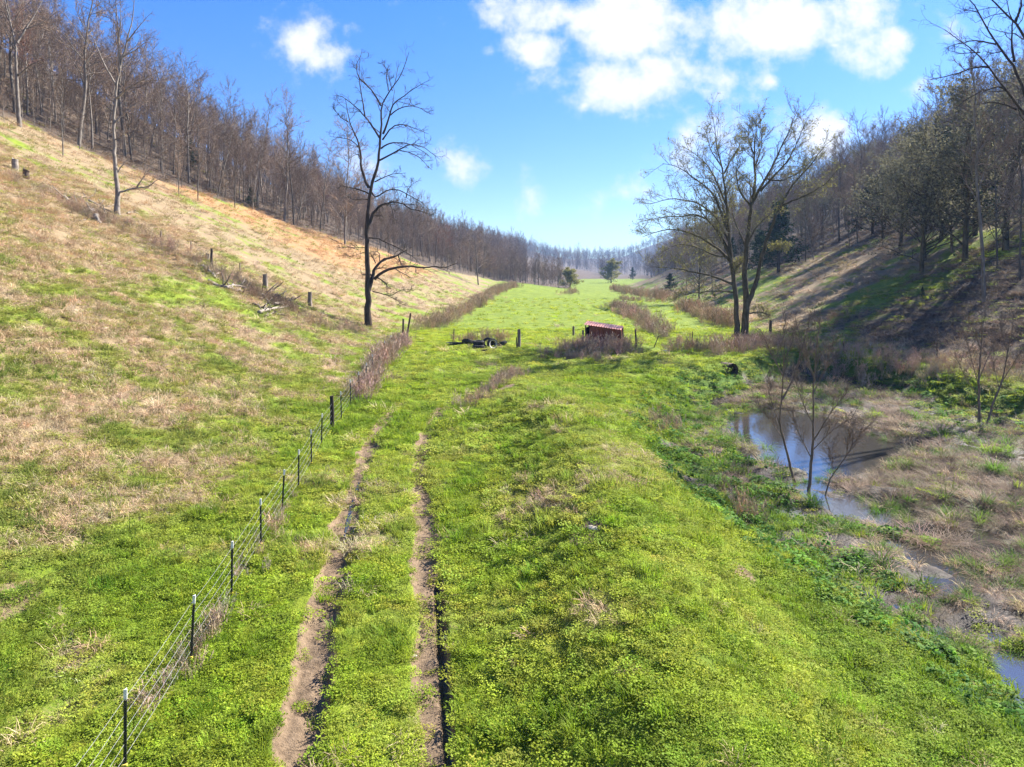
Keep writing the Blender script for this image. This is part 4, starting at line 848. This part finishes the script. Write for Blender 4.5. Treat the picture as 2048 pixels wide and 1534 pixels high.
# ------------------------------------------------------------------ wooden posts, stumps, logs, brush
def post(px, py, hpx, r, label, mat='wood_dark', lean=(0, 0), name='wooden_post', cat='post', group=None, square=False):
    x, y = cast(px, py); h = hpx * y / FPX; m = MB(); g = np.random.default_rng(int(px * 7 + py)); nn = 7; t = np.linspace(0, 1, nn)
    P = np.stack([lean[0] * h * t + g.normal(size=nn) * r * .08, lean[1] * h * t, -.3 + (h + .3) * t], 1); V, q = tubes(P[None], (r * (1.08 - .16 * t + g.normal(size=nn) * .02))[None], 9)
    ring = V[-9:]; V[-9:, 2] += g.normal(size=9) * r * .25; n0 = len(V); V = np.vstack([V, ring.mean(0) + [0, 0, -.05 * r]]); kk = np.arange(9)
    m.add(V, q, np.stack([n0 - 9 + kk, n0 - 9 + (kk + 1) % 9, np.full(9, n0)], 1)); me = m.mesh(name, M[mat]); auto(me, 50)
    return tag(link(name, me, None, (x, y, H1(x, y))), label, cat, group)
post(806, 690, 52, .10, 'dark wooden post upright in the weeds by the fence end', lean=(.01, 0)); post(813, 672, 46, .10, 'dark wooden post leaning right behind the upright one by the fence end', lean=(.18, 0))
post(1038, 698, 38, .15, 'thick brown gatepost right of the tyre pile', 'wood'); post(1034, 698, 22, .05, 'thin dark stake close against the thick brown gatepost', 'wood_dark', (-.05, 0), 'wooden_stake', 'stake')
post(1273, 694, 36, .08, 'thin dark post right of the red shed', lean=(-.06, 0)); post(1166, 695, 34, .10, 'grey post in the weeds at the near left of the shed', 'wood'); post(1147, 672, 20, .12, 'short post among weeds farthest left behind the shed', 'wood'); post(1217, 692, 16, .20, 'charred black stump in front of the red shed', 'dark_and_shade', (.1, 0), 'tree_stump', 'stump')
post(1130, 697, 20, .06, 'thin stake at the left end of the weeds by the shed', 'wood', (0, 0), 'wooden_stake', 'stake')
post(906, 684, 27, .04, 'thin stake leaning right at the left end of the tyre pile', 'wood_dark', (.08, 0), 'wooden_stake', 'stake'); post(936, 684, 26, .035, 'thin upright stake behind the middle of the tyre pile', 'wood_dark', (0, 0), 'wooden_stake', 'stake')
post(423, 534, 38, .12, 'dark narrow post on the tan slope beside the grey log', lean=(0, 0)); post(531, 577, 28, .26, 'broad weathered post left of the other broad one on the slope', 'wood', (-.03, 0)); post(620, 612, 28, .22, 'broad weathered post nearest the lone dark tree', 'wood')
post(31, 340, 22, .30, 'pale broken stump in the green brush near the left edge', 'deadwood', (-.03, 0), 'tree_stump', 'stump'); post(52, 356, 16, .30, 'low dark stump just right of the pale stump in the brush', 'wood_dark', (.05, 0), 'tree_stump', 'stump'); post(413, 522, 14, .22, 'jagged brown stump beside the narrow post', 'wood', (.2, 0), 'tree_stump', 'stump')
post(623, 452, 30, .10, 'dark post at the foot of the wood above the orange grass', 'wood_dark'); post(1394, 702, 26, .05, 'thin stake upright on the bright lawn right of the stream', 'wood_dark', (0, 0), 'wooden_stake', 'stake'); post(1385, 690, 26, .04, 'thin stake farther back right of the stream', 'wood_dark', (0, 0), 'wooden_stake', 'stake'); post(1306, 695, 22, .04, 'leaning stake left of the stream water', 'wood_dark', (.5, 0), 'wooden_stake', 'stake')
post(1540, 668, 28, .16, 'dark broken stump right of the spreading tree', 'wood_dark', (.05, 0), 'tree_stump', 'stump')
post(1874, 722, 34, .06, 'thin dark fence stake in the pink weeds below the shaded slope', 'wood_dark', (0, 0), 'wooden_stake', 'stake'); post(1687, 706, 24, .05, 'thin dark stake at the left end of the pink weeds', 'wood_dark', (0, 0), 'wooden_stake', 'stake')
for px, py, lab in [(322, 482, 'highest'), (382, 502, 'middle'), (480, 545, 'lowest')]:
    post(px, py, 20, .06, lab + ' thin stake along the old fence line on the tan slope', 'wood', (0, 0), 'wooden_stake', 'stake', 'old stakes on the tan slope')
def log(pxs, r0, r1, label, mat='deadwood', stubs=4, name='fallen_log', lift=.6, cat='log'):
    W = []
    for i, (px, py) in enumerate(pxs): x, y = cast(px, py); W.append((x, y, H1(x, y) + r0 * lift))
    r0 *= 1.5; r1 *= 1.5; W = resample(np.array(W), 12); o = W[0].copy(); W -= o; g = np.random.default_rng(int(pxs[0][0])); W[1:-1] += g.normal(size=(10, 3)) * r0 * .35
    m = MB(); m.tube(W, np.linspace(r0, r1, 12) * (1 + g.normal(size=12) * .06), 9)
    for s in range(stubs):
        i = g.integers(2, 11); d = g.normal(size=3); d[2] = abs(d[2]) + .3; d /= np.linalg.norm(d); L = g.uniform(.5, 1.5) * r0 * 6
        m.tube([W[i], W[i] + d * L * .5 + g.normal(size=3) * .04, W[i] + d * L + g.normal(size=3) * .08], [r1 * .6, r1 * .45, r1 * .25], 6)
    return tag(link(name, m.mesh(name, M[mat]), None, o), label, cat)
log([(112, 390), (150, 410), (190, 425), (230, 438)], .14, .07, 'long bleached fallen trunk on the tan slope below the low limb tree', 'deadwood', 5)
log([(182, 428), (190, 436), (196, 448)], .26, .12, 'pale upturned stump lying under the long fallen trunk', 'deadwood', 1)
log([(140, 397), (165, 398), (190, 392)], .10, .06, 'brown branch lying just above the long fallen trunk', 'wood', 2, 'fallen_branch', .6, 'branch')
log([(176, 402), (205, 413), (235, 412)], .09, .06, 'grey branch lying against the low limb tree', 'deadwood', 3, 'fallen_branch', .6, 'branch'); log([(255, 428), (268, 424), (285, 432)], .06, .04, 'small pale branch right of the low limb tree', 'deadwood', 3, 'fallen_branch', .6, 'branch')
log([(404, 535), (418, 546), (432, 557)], .16, .10, 'short thick grey log below the narrow post', 'deadwood', 3); log([(415, 562), (440, 572), (470, 582), (500, 592)], .14, .08, 'long brown log leading down to the brush pile', 'wood', 4)
log([(488, 580), (520, 592), (560, 606), (585, 604)], .15, .08, 'grey twisted log above the brush pile', 'deadwood', 6); log([(520, 600), (535, 592), (548, 578)], .12, .06, 'dark log lying across the twisted log', 'wood_dark', 5)
log([(518, 632), (545, 622), (580, 618)], .10, .05, 'bleached forked branch on top of the brush pile', 'deadwood', 8, 'fallen_branch', 2.5, 'branch'); log([(530, 636), (550, 628), (572, 634)], .08, .04, 'crooked dead branch under the brush pile', 'wood', 7, 'fallen_branch', 1.5, 'branch')
log([(505, 612), (528, 618), (552, 628)], .09, .05, 'dark curved branch at the left side of the brush pile', 'wood_dark', 6, 'fallen_branch', 2.0, 'branch'); log([(548, 612), (572, 610), (600, 616)], .09, .05, 'brown branch at the right side of the brush pile', 'wood', 6, 'fallen_branch', 2.2, 'branch')
log([(452, 578), (474, 574), (500, 584)], .10, .06, 'bleached branch lying along the long brown log', 'deadwood', 5, 'fallen_branch', 1.8, 'branch'); log([(556, 594), (576, 600), (602, 612)], .11, .06, 'dark rotten log pointing from the pile toward the broad posts', 'wood_dark', 4)
log([(655, 475), (680, 488), (710, 500)], .10, .08, 'dark thin log on the orange grass by the thick tree', 'wood_dark', 1); log([(160, 1002 - 560), (172, 440)], .07, .05, 'tiny grey stick near the long fallen trunk', 'wood', 1, 'fallen_branch', .6, 'branch')
# stones
def stone(px, py, s, label):
    x, y = cast(px, py); g = np.random.default_rng(int(px)); m = MB(); th = np.linspace(0, np.pi, 7); V = []
    for t in th:
        for p in np.arange(9) * 2 * np.pi / 9: V.append([math.sin(t) * math.cos(p), math.sin(t) * math.sin(p), math.cos(t) * .5])
    V = np.array(V); V = V * [1, 1, .55]; V *= s * (1 + .28 * (vnoise(V[:, 0:1] * 2.1 + V[:, 2:3] * 1.3 + px, V[:, 1:2] * 2.1, int(px)) - .5) * 2); q = [[i * 9 + k, (i + 1) * 9 + k, (i + 1) * 9 + (k + 1) % 9, i * 9 + (k + 1) % 9] for i in range(6) for k in range(9)]
    m.add(V * [1.2, .8, 1], q); me = auto(m.mesh('stone', M['stone']), 25); o = link('stone', me, None, (x, y, H1(x, y) + s * .06)); o.rotation_euler = (0, 0, g.uniform(0, 6)); tag(o, label, 'stone')
stone(155, 1253, .10, 'white flat stone in the grass left of the second fence post'); stone(828, 1300, .07, 'pale stone lying in the right wheel rut'); stone(893, 1258, .10, 'pinkish stone on the right bank of the rut'); stone(553, 978, .10, 'white stone left of the fence by the fourth post'); stone(203, 657, .35, 'pale flat rock half sunk in the tan slope'); stone(200, 1332, .08, 'small white stone low on the left beside the nearest fence wires'); stone(1186, 1058, .16, 'flat tan rock on the grassy berm'); stone(318, 1160, .06, 'small pale stone left of the third fence post')

# ------------------------------------------------------------------ tyres, shed, culvert
def tyre(px, py, Rr, wd, rot, label, rim=False, up=0.):
    x, y = cast(px, py); nm = 'wheel' if rim else 'tyre'
    prof = [(Rr * .62, -.42 * wd), (Rr * .80, -.5 * wd), (Rr * .95, -.44 * wd), (Rr, -.28 * wd), (Rr * .985, -.12 * wd), (Rr, -.10 * wd), (Rr, .10 * wd), (Rr * .985, .12 * wd), (Rr, .28 * wd), (Rr * .95, .44 * wd), (Rr * .80, .5 * wd), (Rr * .62, .42 * wd), (Rr * .60, .3 * wd), (Rr * .72, .2 * wd), (Rr * .74, 0), (Rr * .72, -.2 * wd), (Rr * .60, -.3 * wd)]
    m = MB(); m.lathe(prof, 28, None, 0, True); 
    for k in range(28):
        a = k * 2 * math.pi / 28; m.box((Rr * 1.0 * math.cos(a), Rr * math.sin(a), 0), (.05, .05, wd * .55), a)
    me = m.mesh('tyre', M['rubber']); auto(me, 35)
    z = H1(x, y) + up
    if not rim:
        o = link('tyre', me, None, (x, y, z)); o.rotation_euler = rot; return tag(o, label, 'tyre')
    e = bpy.data.objects.new('wheel', None); C.objects.link(e); e.location = (x, y, z); e.rotation_euler = rot; tag(e, label, 'wheel'); link('tyre', me, e)
    m = MB(); m.lathe([(Rr * .98, -.53 * wd), (Rr * .80, -.58 * wd), (Rr * .74, -.53 * wd), (Rr * .62, -.44 * wd), (Rr * .60, 0), (Rr * .62, .44 * wd), (Rr * .74, .5 * wd)], 28); link('rim', m.mesh('rim', M['rim']), e)
    m = MB(); m.lathe([(Rr * .60, -.05), (Rr * .35, -.09), (Rr * .14, -.09), (Rr * .12, -.14), (.001, -.14)], 28)
    for k in range(6): a = k * math.pi / 3; m.box((Rr * .45 * math.cos(a), Rr * .45 * math.sin(a), -.09), (.05, .05, .03))
    link('disc', m.mesh('disc', M['dark_and_shade']), e)
tyre(901, 690, .42, .30, (.1, .05, 0), 'flat tyre at the left end of the pile with grass on it', up=.1); tyre(915, 690, .46, .30, (-.05, .1, 1), 'second flat tyre from the left end of the pile', up=.1)
tyre(935, 690, .50, .34, (-.35, .3, .4), 'tilted tyre left of the stacked pair', up=.25); tyre(957, 696, .52, .34, (.03, .02, 0), 'lower tyre of the stacked pair', up=.15); tyre(957, 695, .50, .34, (.06, -.05, 1), 'upper tyre of the stacked pair', up=.49)
tyre(976, 694, .48, .32, (R(80), .1, R(10)), 'black tyre standing between the stack and the pale rimmed wheel', up=.40); tyre(985, 697, .50, .26, (R(82), .12, R(32)), 'wheel with a pale ring standing against the tyres', True, .45)
tyre(1003, 693, .50, .30, (-.3, -.35, .2), 'tilted tyre at the right end of the pile', up=.22); tyre(970, 701, .30, .2, (.1, .1, 0), 'small half buried tyre in front of the pile', up=.02)
# red shed
x, y = cast(1208, 698); y += 1.6; x = (1208 - CX) / FPX * y; z = H1(x, y)
SH = bpy.data.objects.new('red_shed', None); C.objects.link(SH); SH.location = (x, y, z - .02); SH.rotation_euler = (0, 0, R(-14)); tag(SH, 'small low red metal shed half hidden in dry weeds', 'shed')
def corr(w, d, n, zf, nx=1):
    X = np.linspace(-w / 2, w / 2, n); V = []; Qc = []
    for j, yy in enumerate((-d / 2, d / 2)):
        for i, xx in enumerate(X): V.append((xx, yy, zf(xx, yy) + (.018 if i % 4 < 2 else -.018)))
    V = np.array(V); V2 = V - [0, 0, .02]; n2 = len(V); q = [[i, i + 1, n + i + 1, n + i] for i in range(n - 1)] + [[n2 + i, n2 + n + i, n2 + n + i + 1, n2 + i + 1] for i in range(n - 1)]
    q += [[i, n2 + i, n2 + i + 1, i + 1] for i in range(n - 1)] + [[n + i, n + i + 1, n2 + n + i + 1, n2 + n + i] for i in range(n - 1)]
    return np.vstack([V, V2]), q
rf = lambda xx, yy: 1.86 - .13 * xx + .06 * yy
m = MB(); V, q = corr(3.25, 2.5, 60, rf); m.add(V, q); link('roof', m.mesh('roof', M['redroof'], False), SH)
def wallp(xa, xb, ya, yb, t=.05, n=40):
    m = MB(); L = math.hypot(xb - xa, yb - ya); nx, ny = -(yb - ya) / L, (xb - xa) / L; V = []
    for i in range(n):
        u = i / (n - 1); px, py = xa + (xb - xa) * u, ya + (yb - ya) * u; o = .012 if i % 4 < 2 else -.012
        for s in (o, o - t):
            V += [(px + nx * s, py + ny * s, 0), (px + nx * s, py + ny * s, rf(px, py) - .05)]
    q = []
    for i in range(n - 1): a = 4 * i; b = a + 4; q += [[a, b, b + 1, a + 1], [a + 2, a + 3, b + 3, b + 2], [a + 1, b + 1, b + 3, a + 3]]
    m.add(V, q); return m
link('wall', wallp(1.5, -1.15, -1.12, -1.12).mesh('wall', M['red'], False), SH); link('wall', wallp(-1.5, 1.5, 1.12, 1.12).mesh('wall', M['red'], False), SH); link('wall', wallp(1.5, 1.5, 1.1, -1.1).mesh('wall', M['red'], False), SH)
m = MB(); m.box((-1.42, 0, .85), (.05, 2.1, 1.7)); link('opening_shade_sheet', m.mesh('opening_shade_sheet', M['dark_and_shade'], False), SH)  # dark sheet standing in for the shade of the open left side
for xx, yy in ((-1.48, -1.1), (1.56, -1.16), (1.56, 1.16), (-1.48, 1.1)): m = MB(); m.box((xx, yy, rf(xx, yy) / 2 - .06), (.10, .10, rf(xx, yy) - .05)); link('corner_post', m.mesh('corner_post', M['wood_dark'], False), SH)
# culvert pipe
x, y = cast(1466, 752); z = H1(x, y); a = R(-100); prof = []
for k in range(60): u = k / 59; prof.append((.52 + (.02 if k % 3 == 0 else 0), u * 2.4))
prof2 = prof + [(.47, 2.4)] + [(.46, u) for u in (1.6, .8, 0)]
cu = bpy.data.objects.new('culvert_pipe', None)
m = MB(); m.lathe(prof2[::-1], 28); me = auto(m.mesh('culvert_pipe', M['rust']), 50); o = link('culvert_pipe', me, None, (x + .0, y, z + .40)); o.rotation_euler = (R(-90), 0, R(28)); tag(o, 'rusty corrugated culvert pipe open toward the pond', 'pipe'); bpy.data.objects.remove(cu)
m = MB(); 

# ------------------------------------------------------------------ world, sun, camera
SUN_AZ, SUN_EL = R(90 - 33), R(40)      # azimuth clockwise from +Y
sd = np.array([math.sin(SUN_AZ) * math.cos(SUN_EL), math.cos(SUN_AZ) * math.cos(SUN_EL), math.sin(SUN_EL)])
L = bpy.data.lights.new('sun', 'SUN'); L.energy = 4.8; L.angle = R(.53); L.color = (1, .955, .88); so = bpy.data.objects.new('sun', L); C.objects.link(so)
from mathutils import Vector
so.rotation_euler = Vector(-sd).to_track_quat('-Z', 'Y').to_euler(); so.location = (30, 20, 60)
w = bpy.data.worlds.new('World'); bpy.context.scene.world = w; w.use_nodes = True; nt_ = w.node_tree; nt_.nodes.clear()
N = nt_.nodes.new; LK = nt_.links.new
sky = N('ShaderNodeTexSky'); sky.sky_type = 'NISHITA'; sky.sun_disc = False; sky.sun_elevation = SUN_EL; sky.sun_rotation = SUN_AZ; sky.air_density = 1.0; sky.dust_density = .15; sky.ozone_density = 2.0; sky.altitude = 200
tc = N('ShaderNodeTexCoord'); sep = N('ShaderNodeSeparateXYZ'); LK(tc.outputs['Generated'], sep.inputs[0])
def mth(op, a, b=0., c=False):
    n = N('ShaderNodeMath'); n.operation = op; n.use_clamp = c
    for s, v in ((n.inputs[0], a), (n.inputs[1], b)):
        if isinstance(v, (int, float)): s.default_value = v
        else: LK(v, s)
    return n.outputs[0]
yy_ = mth('MAXIMUM', sep.outputs[1], .02)
uv = N('ShaderNodeCombineXYZ'); LK(mth('DIVIDE', sep.outputs[0], yy_), uv.inputs[0]); LK(mth('DIVIDE', sep.outputs[2], yy_), uv.inputs[1])
ns = N('ShaderNodeTexNoise'); ns.inputs['Scale'].default_value = 9.5; ns.inputs['Detail'].default_value = 9; ns.inputs['Roughness'].default_value = .62; LK(uv.outputs[0], ns.inputs['Vector'])
wn = N('ShaderNodeTexNoise'); wn.inputs['Scale'].default_value = 5.; wn.inputs['Detail'].default_value = 5; LK(uv.outputs[0], wn.inputs['Vector'])
wv_ = N('ShaderNodeVectorMath'); wv_.operation = 'SUBTRACT'; LK(wn.outputs['Color'], wv_.inputs[0]); wv_.inputs[1].default_value = (.5, .5, .5)
ws_ = N('ShaderNodeVectorMath'); ws_.operation = 'MULTIPLY'; LK(wv_.outputs[0], ws_.inputs[0]); ws_.inputs[1].default_value = (.11, .06, 0)
uw = N('ShaderNodeVectorMath'); uw.operation = 'ADD'; LK(uv.outputs[0], uw.inputs[0]); LK(ws_.outputs[0], uw.inputs[1])
acc = None
for px, py, rx, ry, k in [(605, 85, 62, 62, 1.0), (640, 120, 48, 42, 1.0), (905, 330, 52, 34, 1.05), (1055, 400, 36, 50, .70), (1130, 30, 150, 50, 1.05), (1330, 40, 210, 68, 1.22), (1560, 35, 220, 64, 1.24), (1770, 85, 55, 45, 1.05), (1080, 90, 90, 38, .95), (1290, 165, 150, 48, 1.15), (1400, 190, 60, 30, .9), (1545, 158, 42, 20, .8), (1425, 275, 55, 50, 1.0), (1650, 255, 70, 50, 1.05), (1250, 375, 95, 42, .74), (1180, 215, 28, 18, .7), (1690, 98, 26, 12, .75), (760, 340, 80, 34, .6), (1830, 170, 50, 40, .6), (1180, 310, 30, 12, .55), (985, 95, 40, 18, .75)]:
    sb = N('ShaderNodeVectorMath'); sb.operation = 'SUBTRACT'; LK(uw.outputs[0], sb.inputs[0]); sb.inputs[1].default_value = ((px - CX) / FPX, (H0 - py) / FPX, 0)
    ml = N('ShaderNodeVectorMath'); ml.operation = 'MULTIPLY'; LK(sb.outputs[0], ml.inputs[0]); ml.inputs[1].default_value = (FPX / rx, FPX / ry, 0)
    ln = N('ShaderNodeVectorMath'); ln.operation = 'LENGTH'; LK(ml.outputs[0], ln.inputs[0])
    v = mth('SUBTRACT', k, mth('MULTIPLY', ln.outputs['Value'], .62)); acc = v if acc is None else mth('MAXIMUM', acc, v)
dens = mth('ADD', acc, mth('MULTIPLY', mth('SUBTRACT', ns.outputs['Fac'], .5), 3.6))
front = N('ShaderNodeMapRange'); LK(sep.outputs[1], front.inputs[0]); front.inputs[1].default_value = .15; front.inputs[2].default_value = .35
mr = N('ShaderNodeMapRange'); mr.interpolation_type = 'SMOOTHSTEP'; LK(dens, mr.inputs[0]); mr.inputs[1].default_value = .08; mr.inputs[2].default_value = 1.0
cf = mth('MULTIPLY', mth('MULTIPLY', mr.outputs[0], front.outputs[0]), .96)
hs = N('ShaderNodeHueSaturation'); LK(sky.outputs[0], hs.inputs['Color']); hs.inputs['Saturation'].default_value = 1.4; hs.inputs['Hue'].default_value = .518; hs.inputs['Value'].default_value = 1.04
gz_ = N('ShaderNodeMapRange'); gz_.interpolation_type = 'SMOOTHSTEP'; LK(sep.outputs[2], gz_.inputs[0]); gz_.inputs[1].default_value = -.02; gz_.inputs[2].default_value = .42
gt = N('ShaderNodeMix'); gt.data_type = 'RGBA'; LK(gz_.outputs[0], gt.inputs[0]); gt.inputs[6].default_value = (.56, .64, .84, 1); gt.inputs[7].default_value = (1.08, 1.12, 1.12, 1)
gm_ = N('ShaderNodeMix'); gm_.data_type = 'RGBA'; gm_.blend_type = 'MULTIPLY'; gm_.inputs[0].default_value = 1; LK(hs.outputs[0], gm_.inputs[6]); LK(gt.outputs[2], gm_.inputs[7])
bg = N('ShaderNodeBackground'); bg.inputs['Strength'].default_value = .06; LK(gm_.outputs[2], bg.inputs['Color'])
cl_ = N('ShaderNodeBackground'); cl_.inputs['Strength'].default_value = .06
cr = N('ShaderNodeMix'); cr.data_type = 'RGBA'; cs_ = N('ShaderNodeMapRange'); LK(dens, cs_.inputs[0]); cs_.inputs[1].default_value = .3; cs_.inputs[2].default_value = 1.5; LK(cs_.outputs[0], cr.inputs[0]); cr.inputs[6].default_value = (4.5, 4.75, 5.2, 1); cr.inputs[7].default_value = (5.7, 5.6, 5.55, 1); LK(cr.outputs[2], cl_.inputs['Color'])
mx = N('ShaderNodeMixShader'); LK(cf, mx.inputs[0]); LK(bg.outputs[0], mx.inputs[1]); LK(cl_.outputs[0], mx.inputs[2]); wo = N('ShaderNodeOutputWorld'); LK(mx.outputs[0], wo.inputs[0])

hm = bpy.data.materials.new('haze'); hm.use_nodes = True; hm.node_tree.nodes.clear(); pv = hm.node_tree.nodes.new('ShaderNodeVolumePrincipled'); ho = hm.node_tree.nodes.new('ShaderNodeOutputMaterial')
pv.inputs['Color'].default_value = (.36, .60, 1, 1); pv.inputs['Density'].default_value = .00018; pv.inputs['Anisotropy'].default_value = .2; hm.node_tree.links.new(pv.outputs[0], ho.inputs['Volume'])
m = MB(); zb_ = float(gz.min()) - 1; m.box((0, 1225, (zb_ + 135) / 2), (1880, 2620, 135 - zb_)); tag(link('haze', m.mesh('haze', hm, False)), 'faint bluish haze filling the valley', None, None, 'stuff')
cam = bpy.data.cameras.new('camera'); co = bpy.data.objects.new('camera', cam); C.objects.link(co); co.location = (0, 0, ZC); co.rotation_euler = (R(90), 0, 0)
cam.sensor_width = 36; cam.lens = FPX / 2048 * 36; cam.shift_y = -(767 - H0) / 2048; cam.clip_end = 5000; cam.clip_start = .1
sc_ = bpy.context.scene; sc_.camera = co; sc_.view_settings.view_transform = 'Standard'; sc_.view_settings.look = 'None'; sc_.view_settings.exposure = 1.82; sc_.view_settings.gamma = 1
sc_.cycles.max_bounces = 6; sc_.cycles.transparent_max_bounces = 8; sc_.cycles.use_denoising = True; sc_.cycles.denoising_input_passes = 'RGB_ALBEDO_NORMAL'; sc_.cycles.denoising_prefilter = 'ACCURATE'
